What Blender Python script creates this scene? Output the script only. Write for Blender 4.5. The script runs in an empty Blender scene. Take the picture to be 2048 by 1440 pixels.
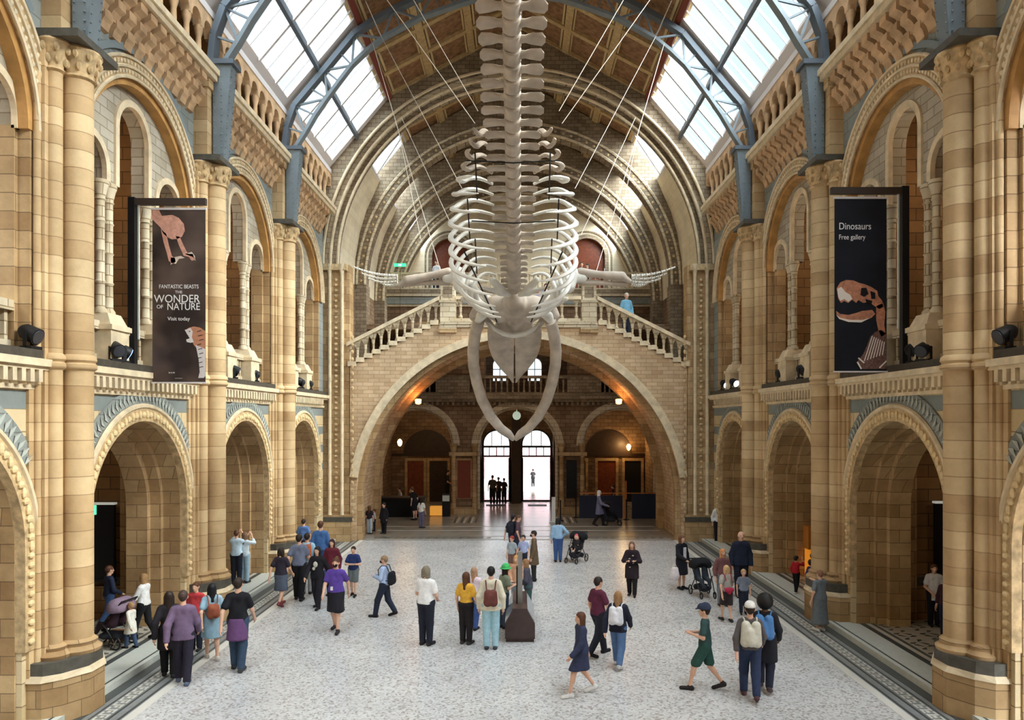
import bpy, bmesh, math, random
import numpy as np
from mathutils import Vector, Matrix
R = random.Random(7)
PI = math.pi
SC = bpy.context.scene
COL = SC.collection
# ------------------------------------------------------------------ camera
CX, CY, FP, CH = 1037.0, 840.0, 1500.0, 5.0      # vanishing point, focal length in px, eye height
cam_data = bpy.data.cameras.new('camera'); cam = bpy.data.objects.new('camera', cam_data); COL.objects.link(cam)
cam.location = (0, 0, CH); cam.rotation_euler = (PI/2, 0, 0)
cam_data.sensor_width = 36; cam_data.lens = FP/2048*36
cam_data.shift_x = -(CX-1024)/2048; cam_data.shift_y = (CY-720)/2048
cam_data.clip_start = 0.05; cam_data.clip_end = 400
SC.camera = cam
# ------------------------------------------------------------------ exposure
SC.view_settings.view_transform = 'Standard'; SC.view_settings.look = 'None'
SC.view_settings.gamma = 1; SC.view_settings.use_curve_mapping = False
SC.view_settings.exposure = 1.2
SC.cycles.max_bounces = 9; SC.cycles.diffuse_bounces = 4; SC.cycles.glossy_bounces = 3
SC.cycles.transparent_max_bounces = 12; SC.cycles.caustics_reflective = False; SC.cycles.caustics_refractive = False
SC.cycles.sample_clamp_indirect = 6
# ------------------------------------------------------------------ world: bright hazy sky with soft cloud
w = bpy.data.worlds.new('sky'); SC.world = w; w.use_nodes = True
nt = w.node_tree; nt.nodes.clear()
wo = nt.nodes.new('ShaderNodeOutputWorld'); bg = nt.nodes.new('ShaderNodeBackground')
tc = nt.nodes.new('ShaderNodeTexCoord'); nz = nt.nodes.new('ShaderNodeTexNoise'); cr = nt.nodes.new('ShaderNodeValToRGB')
nz.inputs['Scale'].default_value = 3.2; nz.inputs['Detail'].default_value = 4
cr.color_ramp.elements[0].position = .38; cr.color_ramp.elements[0].color = (.60, .78, .93, 1)
cr.color_ramp.elements[1].position = .58; cr.color_ramp.elements[1].color = (1, .99, .97, 1)
nt.links.new(tc.outputs['Generated'], nz.inputs['Vector']); nt.links.new(nz.outputs['Fac'], cr.inputs['Fac'])
nt.links.new(cr.outputs['Color'], bg.inputs['Color']); nt.links.new(bg.outputs['Background'], wo.inputs['Surface'])
# the sky is far brighter round the hidden sun, high up to the right and behind the viewer
vm = nt.nodes.new('ShaderNodeVectorMath'); vm.operation = 'DOT_PRODUCT'; vm.inputs[1].default_value = Vector((.50, -.45, .74)).normalized()
nt.links.new(tc.outputs['Generated'], vm.inputs[0])
mp = nt.nodes.new('ShaderNodeMapRange'); mp.interpolation_type = 'SMOOTHSTEP'; mp.inputs['From Min'].default_value = .35; mp.inputs['From Max'].default_value = 1
mp.inputs['To Min'].default_value = .72; mp.inputs['To Max'].default_value = 11.0
nt.links.new(vm.outputs['Value'], mp.inputs['Value']); nt.links.new(mp.outputs['Result'], bg.inputs['Strength'])
SUN = bpy.data.lights.new('sun', 'SUN'); SUN.energy = 7.0; SUN.angle = math.radians(30); SUN.color = (1, .94, .84)
so = bpy.data.objects.new('sun', SUN); COL.objects.link(so)
so.rotation_euler = Vector((-.80, .10, -.60)).to_track_quat('-Z', 'Y').to_euler()
def portal(loc, d, sx, sy):
    l = bpy.data.lights.new('sky_portal', 'AREA'); l.shape = 'RECTANGLE'; l.size = sx; l.size_y = sy
    l.cycles.is_portal = True
    o = bpy.data.objects.new('sky_portal', l); COL.objects.link(o); o.location = loc
    z = -Vector(d).normalized(); y = Vector((0, 1, 0)); x = y.cross(z).normalized(); y = z.cross(x)
    o.rotation_euler = Matrix((x, y, z)).transposed().to_euler(); return o
for s in (-1, 1):
    portal((s*6.55, 12.3, 16.75), (-s*.77, 0, -.64), 3.9, 37.0)
    portal((s*5.95, 41.2, 17.2), (-s*.84, 0, -.54), 2.4, 18.0)

def area(name, loc, d, sx, sy, power, color):
    l = bpy.data.lights.new(name, 'AREA'); l.shape = 'RECTANGLE'; l.size = sx; l.size_y = sy; l.energy = power; l.color = color
    o = bpy.data.objects.new(name, l); COL.objects.link(o); o.location = loc
    o.rotation_euler = Vector(d).to_track_quat('-Z', 'Y').to_euler(); return o
def point(name, loc, power, color, r=.08):
    l = bpy.data.lights.new(name, 'POINT'); l.energy = power; l.color = color; l.shadow_soft_size = r
    o = bpy.data.objects.new(name, l); COL.objects.link(o); o.location = loc; return o

# ------------------------------------------------------------------ colour + materials
def lin(c):
    return tuple(((v/255)/12.92 if v/255 <= .04045 else ((v/255+.055)/1.055)**2.4) for v in c)
_M = {}
def mat(name, c, rough=.7, metal=0, emit=None, es=0, noise=0, nscale=8, bump=0, spec=.3):
    if name in _M: return _M[name]
    m = bpy.data.materials.new(name); m.use_nodes = True; n = m.node_tree; b = n.nodes['Principled BSDF']
    L = lin(c); b.inputs['Base Color'].default_value = (*L, 1); b.inputs['Roughness'].default_value = rough
    b.inputs['Metallic'].default_value = metal; b.inputs['Specular IOR Level'].default_value = spec
    if emit is not None:
        b.inputs['Emission Color'].default_value = (*lin(emit), 1); b.inputs['Emission Strength'].default_value = es
    if noise or bump:
        g = n.nodes.new('ShaderNodeNewGeometry'); t = n.nodes.new('ShaderNodeTexNoise'); t.inputs['Scale'].default_value = nscale
        t.inputs['Detail'].default_value = 5
        n.links.new(g.outputs['Position'], t.inputs['Vector'])
        if noise:
            r = n.nodes.new('ShaderNodeValToRGB'); e = r.color_ramp.elements
            e[0].position = .3; e[1].position = .7
            e[0].color = (*[v*(1-noise) for v in L], 1); e[1].color = (*[min(1, v*(1+noise)) for v in L], 1)
            n.links.new(t.outputs['Fac'], r.inputs['Fac']); n.links.new(r.outputs['Color'], b.inputs['Base Color'])
        if bump:
            u = n.nodes.new('ShaderNodeBump'); u.inputs['Strength'].default_value = bump; u.inputs['Distance'].default_value = .03
            n.links.new(t.outputs['Fac'], u.inputs['Height']); n.links.new(u.outputs['Normal'], b.inputs['Normal'])
    _M[name] = m; return m
def brick(name, c1, c2, cm, bw=.6, bh=.3, stripes=None, mortar=.012, var=.35, bump=.25, c3=None):
    """coursed stone blocks laid in world space: u = x + y along the wall, z up"""
    if name in _M: return _M[name]
    m = bpy.data.materials.new(name); m.use_nodes = True; n = m.node_tree; N = n.nodes; Lk = n.links; b = N['Principled BSDF']
    b.inputs['Roughness'].default_value = .75; b.inputs['Specular IOR Level'].default_value = .25
    g = N.new('ShaderNodeNewGeometry'); s = N.new('ShaderNodeSeparateXYZ'); Lk.new(g.outputs['Position'], s.inputs[0])
    a = N.new('ShaderNodeMath'); a.operation = 'ADD'; Lk.new(s.outputs['X'], a.inputs[0]); Lk.new(s.outputs['Y'], a.inputs[1])
    c = N.new('ShaderNodeCombineXYZ'); Lk.new(a.outputs[0], c.inputs['X']); Lk.new(s.outputs['Z'], c.inputs['Y'])
    t = N.new('ShaderNodeTexBrick'); t.inputs['Scale'].default_value = 1
    t.inputs['Brick Width'].default_value = bw; t.inputs['Row Height'].default_value = bh
    t.inputs['Mortar Size'].default_value = mortar; t.inputs['Mortar Smooth'].default_value = .3; t.inputs['Bias'].default_value = -.1
    t.inputs['Color1'].default_value = (*lin(c1), 1); t.inputs['Color2'].default_value = (*lin(c2), 1); t.inputs['Mortar'].default_value = (*lin(cm), 1)
    Lk.new(c.outputs[0], t.inputs['Vector'])
    nz = N.new('ShaderNodeTexNoise'); nz.inputs['Scale'].default_value = .9; nz.inputs['Detail'].default_value = 6; nz.inputs['Roughness'].default_value = .65
    Lk.new(g.outputs['Position'], nz.inputs['Vector'])
    r = N.new('ShaderNodeValToRGB'); r.color_ramp.elements[0].position = .3; r.color_ramp.elements[1].position = .72
    r.color_ramp.elements[0].color = (1-var, 1-var*1.15, 1-var*1.3, 1); r.color_ramp.elements[1].color = (1.12, 1.1, 1.08, 1)
    Lk.new(nz.outputs['Fac'], r.inputs['Fac'])
    mx = N.new('ShaderNodeMix'); mx.data_type = 'RGBA'; mx.blend_type = 'MULTIPLY'; mx.inputs['Factor'].default_value = 1
    last = t.outputs['Color']
    if stripes:      # alternating courses of blue-grey stone above a level
        per, wid, zmin, cs = stripes
        md = N.new('ShaderNodeMath'); md.operation = 'FLOORED_MODULO'; md.inputs[1].default_value = per; Lk.new(s.outputs['Z'], md.inputs[0])
        lt = N.new('ShaderNodeMath'); lt.operation = 'LESS_THAN'; lt.inputs[1].default_value = wid; Lk.new(md.outputs[0], lt.inputs[0])
        gt = N.new('ShaderNodeMath'); gt.operation = 'GREATER_THAN'; gt.inputs[1].default_value = zmin; Lk.new(s.outputs['Z'], gt.inputs[0])
        ml = N.new('ShaderNodeMath'); ml.operation = 'MULTIPLY'; Lk.new(lt.outputs[0], ml.inputs[0]); Lk.new(gt.outputs[0], ml.inputs[1])
        ms = N.new('ShaderNodeMix'); ms.data_type = 'RGBA'; Lk.new(ml.outputs[0], ms.inputs['Factor']); Lk.new(last, ms.inputs[6])
        ms.inputs[7].default_value = (*lin(cs), 1); last = ms.outputs[2]
    Lk.new(last, mx.inputs[6]); Lk.new(r.outputs['Color'], mx.inputs[7]); Lk.new(mx.outputs[2], b.inputs['Base Color'])
    n2 = N.new('ShaderNodeTexNoise'); n2.inputs['Scale'].default_value = 9; n2.inputs['Detail'].default_value = 6; Lk.new(g.outputs['Position'], n2.inputs['Vector'])
    sm = N.new('ShaderNodeMath'); sm.operation = 'MULTIPLY_ADD'; sm.inputs[1].default_value = -1.5
    Lk.new(t.outputs['Fac'], sm.inputs[0]); Lk.new(n2.outputs['Fac'], sm.inputs[2])
    bp = N.new('ShaderNodeBump'); bp.inputs['Strength'].default_value = bump; bp.inputs['Distance'].default_value = .03
    Lk.new(sm.outputs[0], bp.inputs['Height']); Lk.new(bp.outputs['Normal'], b.inputs['Normal'])
    _M[name] = m; return m
M = {}
M['stone'] = brick('buff_terracotta_blocks', (202,174,132), (170,138,98), (132,108,80), .62, .30, var=.38, mortar=.009)
M['shaft'] = brick('banded_column_terracotta', (220,194,152), (184,152,110), (164,136,100), 3.0, .31, var=.3, mortar=.009)
M['pale'] = brick('pale_terracotta_blocks', (218,206,180), (200,184,154), (150,130,100), .55, .22, var=.25)
M['striped'] = brick('striped_spandrel_blocks', (218,200,164), (204,180,136), (150,130,100), .7, .37, stripes=(.74, .30, 3.0, (132,140,138)), var=.2)
M['grey'] = brick('grey_tympanum_blocks', (188,180,164), (168,158,138), (142,130,110), .5, .2, var=.25)
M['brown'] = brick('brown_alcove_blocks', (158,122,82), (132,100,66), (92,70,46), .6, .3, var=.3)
M['bridge'] = brick('bridge_brickwork', (216,190,156), (192,162,126), (170,142,112), .45, .16, var=.28)
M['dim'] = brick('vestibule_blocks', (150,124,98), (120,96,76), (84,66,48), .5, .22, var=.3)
M['archgrey'] = brick('transverse_arch_brick', (160,146,124), (130,114,94), (104,90,72), .35, .17, var=.35)
M['ochre'] = mat('ochre_glazed_moulding', (188,142,84), .5, noise=.25, nscale=3)
M['blue'] = brick('blue_grey_stone', (150,156,152), (134,140,138), (116,118,114), .7, .3, var=.18)
M['cream'] = mat('cream_moulding', (218,199,166), .65, noise=.18, nscale=4, bump=.15)
M['carved'] = mat('carved_terracotta', (198,170,128), .7, noise=.35, nscale=7, bump=.6)
M['corbel'] = mat('corbel_terracotta', (198,164,126), .7, noise=.3, nscale=2.5, bump=.3)
M['dark'] = mat('dark_ledge_slate', (74,68,60), .6, noise=.2)
M['dado'] = mat('dark_dado_stone', (84,80,72), .5, noise=.2)
M['iron'] = mat('blue_grey_painted_iron', (118,127,132), .45, noise=.08, nscale=5)
M['irond'] = mat('dark_painted_iron', (92,100,108), .5)
M['rafter'] = mat('pale_painted_rafter', (214,206,202), .6)
M['red'] = mat('oxide_red_timber', (126,62,46), .7)
M['gold'] = mat('gilded_coffer_rib', (186,158,112), .6, noise=.2, nscale=6)
M['coffer'] = mat('painted_coffer_panel', (138,102,72), .75, noise=.4, nscale=5)
M['black'] = mat('matt_black', (22,22,24), .5)
M['plaster'] = brick('cream_plaster', (232,220,192), (224,210,180), (200,186,158), 1.2, .3, mortar=.006, var=.15, bump=.08)
M['slab'] = mat('pale_threshold_slab', (204,208,200), .35, noise=.06)
M['bone'] = mat('whale_bone', (186,172,156), .65, noise=.22, nscale=3, bump=.3)
M['bonew'] = mat('pale_whale_bone', (222,218,208), .6, noise=.12, nscale=3, bump=.2)
M['steel'] = mat('brushed_steel', (170,168,162), .35, .8)
M['wood'] = mat('mahogany_wood', (116,58,34), .4, noise=.25, nscale=6)
M['darkwood'] = mat('dark_oak', (58,44,36), .5, noise=.2)
def glass_mat():
    m = bpy.data.materials.new('clear_glazing'); m.use_nodes = True; n = m.node_tree; n.nodes.clear()
    o = n.nodes.new('ShaderNodeOutputMaterial'); t = n.nodes.new('ShaderNodeBsdfTransparent'); g = n.nodes.new('ShaderNodeBsdfGlossy')
    x = n.nodes.new('ShaderNodeMixShader'); x.inputs[0].default_value = .06; g.inputs['Roughness'].default_value = .05
    t.inputs['Color'].default_value = (.95, .98, .99, 1)
    n.links.new(t.outputs[0], x.inputs[1]); n.links.new(g.outputs[0], x.inputs[2]); n.links.new(x.outputs[0], o.inputs['Surface'])
    return m
M['glass'] = glass_mat()

# ------------------------------------------------------------------ objects
def tag(o, label=None, cat=None, group=None, kind=None):
    if label: o['label'] = label
    if cat: o['category'] = cat
    if group: o['group'] = group
    if kind: o['kind'] = kind
    return o
def empty(name, loc=(0, 0, 0), rz=0, label=None, cat=None, group=None, scale=1):
    o = bpy.data.objects.new(name, None); COL.objects.link(o); o.location = loc; o.rotation_euler = (0, 0, rz)
    o.scale = (scale,)*3; o.empty_display_size = .2
    return tag(o, label, cat, group)
def link_mesh(me, name, m, parent=None, smooth=False, local=False):
    o = bpy.data.objects.new(name, me); COL.objects.link(o)
    for mm in (m if isinstance(m, (list, tuple)) else [m]): me.materials.append(mm)
    if smooth: me.polygons.foreach_set('use_smooth', [True]*len(me.polygons))
    if parent:
        o.parent = parent
        if not local:      # mesh was written in world coordinates
            o.matrix_parent_inverse = MW(parent).inverted()
    return o
def MW(o):
    mw = Matrix.LocRotScale(o.location, o.rotation_euler, o.scale)
    if o.parent: mw = MW(o.parent) @ o.matrix_parent_inverse @ mw
    return mw
class MB:
    def __init__(s, T=None): s.v = []; s.f = []; s.mi = []; s.m = 0; s.T = T
    def add(s, vs, fs):
        b = len(s.v)
        s.v += [s.T(*p) for p in vs] if s.T else [tuple(p) for p in vs]
        s.f += [tuple(b+i for i in f) for f in fs]; s.mi += [s.m]*len(fs); return s
    def box(s, a0, a1, b0, b1, c0, c1):
        return s.hexa([(a0,b0,c0),(a1,b0,c0),(a1,b1,c0),(a0,b1,c0),(a0,b0,c1),(a1,b0,c1),(a1,b1,c1),(a0,b1,c1)])
    def hexa(s, p): return s.add(p, [(0,3,2,1),(4,5,6,7),(0,1,5,4),(1,2,6,5),(2,3,7,6),(3,0,4,7)])
    def cbox(s, c, sz): return s.box(c[0]-sz[0]/2, c[0]+sz[0]/2, c[1]-sz[1]/2, c[1]+sz[1]/2, c[2]-sz[2]/2, c[2]+sz[2]/2)
    def lathe(s, cx, cy, prof, n=16, sx=1, sy=1, rot=0):
        vs = []; fs = []
        for r, z in prof:
            for i in range(n):
                a = 2*PI*i/n+rot; vs.append((cx+r*sx*math.cos(a), cy+r*sy*math.sin(a), z))
        for k in range(len(prof)-1):
            for i in range(n): j = (i+1) % n; fs.append((k*n+i, k*n+j, (k+1)*n+j, (k+1)*n+i))
        fs.append(tuple(range(n))[::-1]); fs.append(tuple((len(prof)-1)*n+i for i in range(n)))
        return s.add(vs, fs)
    def tube(s, pts, rad, n=8, flat=1.0, up=(0, 0, 1)):
        P = [Vector(p) for p in pts]; K = len(P)
        if not isinstance(rad, (list, tuple)): rad = [rad]*K
        vs = []; fs = []; pu = Vector(up)
        for k in range(K):
            t = (P[min(k+1, K-1)]-P[max(k-1, 0)]).normalized()
            u = pu - t*pu.dot(t)
            if u.length < 1e-3: u = Vector((1, .01, 0)) - t*t.x
            u.normalize(); w = t.cross(u); pu = u
            for i in range(n):
                a = 2*PI*i/n; q = P[k]+u*(rad[k]*flat*math.cos(a))+w*(rad[k]*math.sin(a)); vs.append(tuple(q))
        for k in range(K-1):
            for i in range(n): j = (i+1) % n; fs.append((k*n+i, k*n+j, (k+1)*n+j, (k+1)*n+i))
        fs.append(tuple(range(n))[::-1]); fs.append(tuple((K-1)*n+i for i in range(n)))
        return s.add(vs, fs)
    def bar(s, a, b, wx, wz, up=(0, 0, 1)):
        a = Vector(a); b = Vector(b); t = (b-a).normalized(); u = Vector(up); u = (u-t*u.dot(t))
        if u.length < 1e-3: u = Vector((0, 1, 0))
        u.normalize(); x = t.cross(u)*(wx/2); u = u*(wz/2)
        return s.hexa([a-x-u, a+x-u, a+x+u, a-x+u, b-x-u, b+x-u, b+x+u, b-x+u])
    def lump(s, c, r, n=6):
        prof = [(.0, -1), (.75, -.6), (1, 0), (.75, .6), (.0, 1)]
        vs = []; fs = []
        vs.append((c[0], c[1], c[2]-r[2]))
        for q, z in prof[1:4]:
            for i in range(n): a = 2*PI*i/n; vs.append((c[0]+r[0]*q*math.cos(a), c[1]+r[1]*q*math.sin(a), c[2]+r[2]*z))
        vs.append((c[0], c[1], c[2]+r[2]))
        for i in range(n):
            j = (i+1) % n; fs.append((0, 1+j, 1+i))
            for k in range(2): fs.append((1+k*n+i, 1+k*n+j, 1+(k+1)*n+j, 1+(k+1)*n+i))
            fs.append((1+2*n+i, 1+2*n+j, 1+3*n))
        return s.add(vs, fs)
    def prism(s, poly, lo, hi, ax):
        """polygon in the two other axes, extruded along ax"""
        def mk(p, h):
            return (h, p[0], p[1]) if ax == 0 else (p[0], h, p[1]) if ax == 1 else (p[0], p[1], h)
        n = len(poly); vs = [mk(p, lo) for p in poly]+[mk(p, hi) for p in poly]
        return s.add(vs, [tuple(range(n))[::-1], tuple(range(n, 2*n))]+[(i, (i+1) % n, n+(i+1) % n, n+i) for i in range(n)])
    def panel(s, u0, u1, z0, zt, ops, w0, w1, n=20, steps=1):
        """wall slab with round-headed openings (c, half width, sill, springing)"""
        if not callable(zt): zz = zt; zt = lambda u: zz
        def solid(a, b, lo, hi_f, k):
            for i in range(k):
                p = a+(b-a)*i/k; q = a+(b-a)*(i+1)/k
                s.hexa([(p,w0,lo),(q,w0,lo),(q,w1,lo),(p,w1,lo),(p,w0,hi_f(p)),(q,w0,hi_f(q)),(q,w1,hi_f(q)),(p,w1,hi_f(p))])
        u = u0
        for c, a, sill, spr in sorted(ops):
            if c-a > u+1e-4: solid(u, c-a, z0, zt, steps)
            if sill > z0+1e-4: solid(c-a, c+a, z0, lambda q: sill, 1)
            for i in range(n):
                t0 = PI-PI*i/n; t1 = PI-PI*(i+1)/n
                p, q = c+a*math.cos(t0), c+a*math.cos(t1); hp, hq = spr+a*math.sin(t0), spr+a*math.sin(t1)
                s.hexa([(p,w0,hp),(q,w0,hq),(q,w1,hq),(p,w1,hp),(p,w0,zt(p)),(q,w0,zt(q)),(q,w1,zt(q)),(p,w1,zt(p))])
            u = c+a
        if u1 > u+1e-4: solid(u, u1, z0, zt, steps)
        return s
    def ring(s, c, zc, r0, r1, w0, w1, n=28, a0=0, a1=PI, zb=None):
        for i in range(n):
            t0 = a0+(a1-a0)*i/n; t1 = a0+(a1-a0)*(i+1)/n
            pt = lambda r, t, w: (c+r*math.cos(t), w, zc+r*math.sin(t))
            s.hexa([pt(r0,t0,w0), pt(r1,t0,w0), pt(r1,t0,w1), pt(r0,t0,w1), pt(r0,t1,w0), pt(r1,t1,w0), pt(r1,t1,w1), pt(r0,t1,w1)])
        if zb is not None:
            for g in (-1, 1): s.box(c+g*r0, c+g*r1, w0, w1, zb, zc)
        return s
    def build(s, name, m, parent=None, smooth=False, local=False, fix=True):
        me = bpy.data.meshes.new(name); me.from_pydata(s.v, [], s.f); me.polygons.foreach_set('material_index', s.mi)
        if fix:
            bm = bmesh.new(); bm.from_mesh(me); bmesh.ops.recalc_face_normals(bm, faces=bm.faces); bm.to_mesh(me); bm.free()
        o = link_mesh(me, name, m, parent, smooth, local)
        if smooth:
            try: me.set_sharp_from_angle(angle=math.radians(38))
            except Exception: pass
        return o
def W(px, py, d): return ((px-CX)*d/FP, d, CH+(CY-py)*d/FP)      # where a sight line meets depth d
# signed-distance modelling: smooth unions of tapered limbs turned into one closed surface
def sdf_mesh(prims, res=.02, k=.03, clips=(), grow=0.0):
    A = np.array([p[0] for p in prims], float); B = np.array([p[1] for p in prims], float)
    rm = max(max(p[2], p[3])/min(1, (p[4] if len(p) > 4 else 1)) for p in prims)+grow+res*2
    lo = np.minimum(A, B).min(0)-rm; hi = np.maximum(A, B).max(0)+rm
    for c in clips:
        if c[0] == 'z>': lo[2] = max(lo[2], c[1]-res*2)
        if c[0] == 'z<': hi[2] = min(hi[2], c[1]+res*2)
    n = np.ceil((hi-lo)/res).astype(int)+1
    X, Y, Z = np.meshgrid(*[lo[i]+np.arange(n[i])*res for i in range(3)], indexing='ij')
    D = None
    for p in prims:
        a, b, ra, rb = np.array(p[0], float), np.array(p[1], float), p[2]+grow, p[3]+grow
        sy = p[4] if len(p) > 4 else 1; sx = p[5] if len(p) > 5 else 1; sz = p[6] if len(p) > 6 else 1
        S = np.array([sx, sy, sz]); ba = (b-a)*S
        px, py, pz = (X-a[0])*S[0], (Y-a[1])*S[1], (Z-a[2])*S[2]
        t = np.clip((px*ba[0]+py*ba[1]+pz*ba[2])/max(ba.dot(ba), 1e-9), 0, 1)
        d = np.sqrt((px-ba[0]*t)**2+(py-ba[1]*t)**2+(pz-ba[2]*t)**2)-(ra+(rb-ra)*t)
        if D is None: D = d
        else:
            h = np.clip(.5+.5*(d-D)/k, 0, 1); D = d*(1-h)+D*h-k*h*(1-h)
    for c in clips:
        if c[0] == 'z>': D = np.maximum(D, c[1]-Z)
        elif c[0] == 'z<': D = np.maximum(D, Z-c[1])
        elif c[0] == 'pl':      # keep the side where n.p < d
            D = np.maximum(D, c[1][0]*X+c[1][1]*Y+c[1][2]*Z-c[2])
        elif c[0] == 'not':     # carve a ball away
            D = np.maximum(D, c[2]-np.sqrt((X-c[1][0])**2+(Y-c[1][1])**2+(Z-c[1][2])**2))
    for ax in range(3):
        sl = [slice(None)]*3
        for e in (0, -1): sl[ax] = e; D[tuple(sl)] = np.maximum(D[tuple(sl)], .01)
    ins = D < 0; N = n-1
    corner = [(i, j, l) for i in (0, 1) for j in (0, 1) for l in (0, 1)]
    def C(arr, c): return arr[c[0]:c[0]+N[0], c[1]:c[1]+N[1], c[2]:c[2]+N[2]]
    cnt = sum(C(ins, c).astype(int) for c in corner); act = (cnt > 0) & (cnt < 8)
    acc = np.zeros((*N, 3)); num = np.zeros(N)
    for c in corner:
        for ax in range(3):
            if c[ax] == 0:
                e = list(c); e[ax] = 1; e = tuple(e); va, vb = C(D, c), C(D, e); x = (va < 0) != (vb < 0)
                t = np.where(x, va/np.where(x, va-vb, 1), 0)
                for q in range(3): acc[..., q] += np.where(x, c[q]+(t if q == ax else 0), 0)
                num += x
    idx = -np.ones(N, int); I = np.argwhere(act); idx[act] = np.arange(len(I))
    V = lo+(I+acc[act]/num[act][:, None])*res
    F = []
    for ax in range(3):
        a1, a2 = [(1, 2), (2, 0), (0, 1)][ax]
        sa = [slice(1, N[q]) for q in range(3)]; sb = list(sa)
        sa[ax] = slice(0, N[ax]); sb[ax] = slice(1, N[ax]+1)
        x = ins[tuple(sa)] != ins[tuple(sb)]; fl = ins[tuple(sa)][x]; P = np.argwhere(x)+1; P[:, ax] -= 1
        q = []
        for o1, o2 in ((0, 0), (1, 0), (1, 1), (0, 1)):
            Q = P.copy(); Q[:, a1] -= o1; Q[:, a2] -= o2; q.append(idx[Q[:, 0], Q[:, 1], Q[:, 2]])
        q = np.stack(q, 1); q[~fl] = q[~fl][:, ::-1]; F.append(q)
    F = np.concatenate(F) if F else np.zeros((0, 4), int); F = F[(F >= 0).all(1)]
    return V.tolist(), F.tolist()
def sdf_obj(name, m, parent, prims, res=.02, k=.03, clips=(), grow=0.0, extra=None, local=True, T=None):
    V, F = sdf_mesh(prims, res, k, clips, grow)
    mb = MB(); mb.v = [tuple(T(*v)) for v in V] if T else [tuple(v) for v in V]; mb.f = [tuple(f) for f in F]; mb.mi = [0]*len(F)
    if extra: extra(mb)
    me = bpy.data.meshes.new(name); me.from_pydata(mb.v, [], mb.f); me.polygons.foreach_set('material_index', mb.mi)
    return link_mesh(me, name, m, parent, True, local)
def clone(o, parent=None, **kw):
    c = o.copy(); COL.objects.link(c)
    if parent: c.parent = parent
    for ch in o.children: clone(ch, c)
    return c
# ================================================================== THE HALL
PD = [7.08, 12.98, 18.88, 24.78, 30.68]          # pier centres along the nave
ORD = ['nearest the camera', 'second from the camera', 'third from the camera', 'farthest, next to the stair bridge']
SIDE = {-1: 'left', 1: 'right'}
def roofz(x):
    x = abs(x)
    return 15.2+(7.8-min(x, 7.8))*1.2 if x > 5.3 else 18.2+(5.3-x)*.53
def terrazzo():
    m = bpy.data.materials.new('speckled_terrazzo'); m.use_nodes = True; n = m.node_tree; N = n.nodes; Lk = n.links; b = N['Principled BSDF']
    g = N.new('ShaderNodeNewGeometry'); v = N.new('ShaderNodeTexVoronoi'); v.inputs['Scale'].default_value = 26
    Lk.new(g.outputs['Position'], v.inputs['Vector'])
    r = N.new('ShaderNodeValToRGB'); r.color_ramp.interpolation = 'CONSTANT'; e = r.color_ramp.elements
    e[0].color = (*lin((211,211,211)), 1); e[1].position = .35; e[1].color = (*lin((195,194,194)), 1)
    x = e.new(.62); x.color = (*lin((219,219,219)), 1); x = e.new(.86); x.color = (*lin((170,163,158)), 1)
    s = N.new('ShaderNodeSeparateColor'); Lk.new(v.outputs['Color'], s.inputs[0]); Lk.new(s.outputs[0], r.inputs['Fac'])
    t = N.new('ShaderNodeTexNoise'); t.inputs['Scale'].default_value = .7; t.inputs['Detail'].default_value = 5; Lk.new(g.outputs['Position'], t.inputs['Vector'])
    q = N.new('ShaderNodeValToRGB'); q.color_ramp.elements[0].position = .3; q.color_ramp.elements[1].position = .7
    q.color_ramp.elements[0].color = (.86, .85, .84, 1); q.color_ramp.elements[1].color = (1.04, 1.03, 1.0, 1); Lk.new(t.outputs['Fac'], q.inputs['Fac'])
    mx = N.new('ShaderNodeMix'); mx.data_type = 'RGBA'; mx.blend_type = 'MULTIPLY'; mx.inputs['Factor'].default_value = 1
    Lk.new(r.outputs['Color'], mx.inputs[6]); Lk.new(q.outputs['Color'], mx.inputs[7]); Lk.new(mx.outputs[2], b.inputs['Base Color'])
    b.inputs['Roughness'].default_value = .25; b.inputs['Specular IOR Level'].default_value = .5
    return m
M['terrazzo'] = terrazzo()
M['tile'] = brick('worn_tile_paving', (160,148,128), (144,132,114), (112,104,92), .5, .5, var=.2, bump=.1)
M['tilef'] = mat('worn_beige_paving', (156,146,130), .2, noise=.15, nscale=1.5, spec=.5)
M['strip_w'] = mat('white_marble_strip', (214,210,200), .35)
M['strip_g'] = mat('grey_marble_strip', (134,136,134), .35, noise=.1)
M['strip_d'] = mat('dark_marble_strip', (74,78,78), .35)
M['mosaic_b'] = mat('mosaic_ground', (96,98,94), .4)
fl = MB().box(-6.45, 6.45, -6, 31.2, -.3, 0).build('floor', M['terrazzo']); tag(fl, kind='structure')
fl2 = MB().box(-14, 14, 31.2, 52, -.3, 0).build('floor_vestibule', M['tilef']); fl2.name = 'floor.001'; tag(fl2, kind='structure')
fl3 = MB().box(-4, 4, 52, 75, -.3, -.02).build('floor.002', mat('street_paving', (196,192,186), .7)); tag(fl3, kind='structure')
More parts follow.
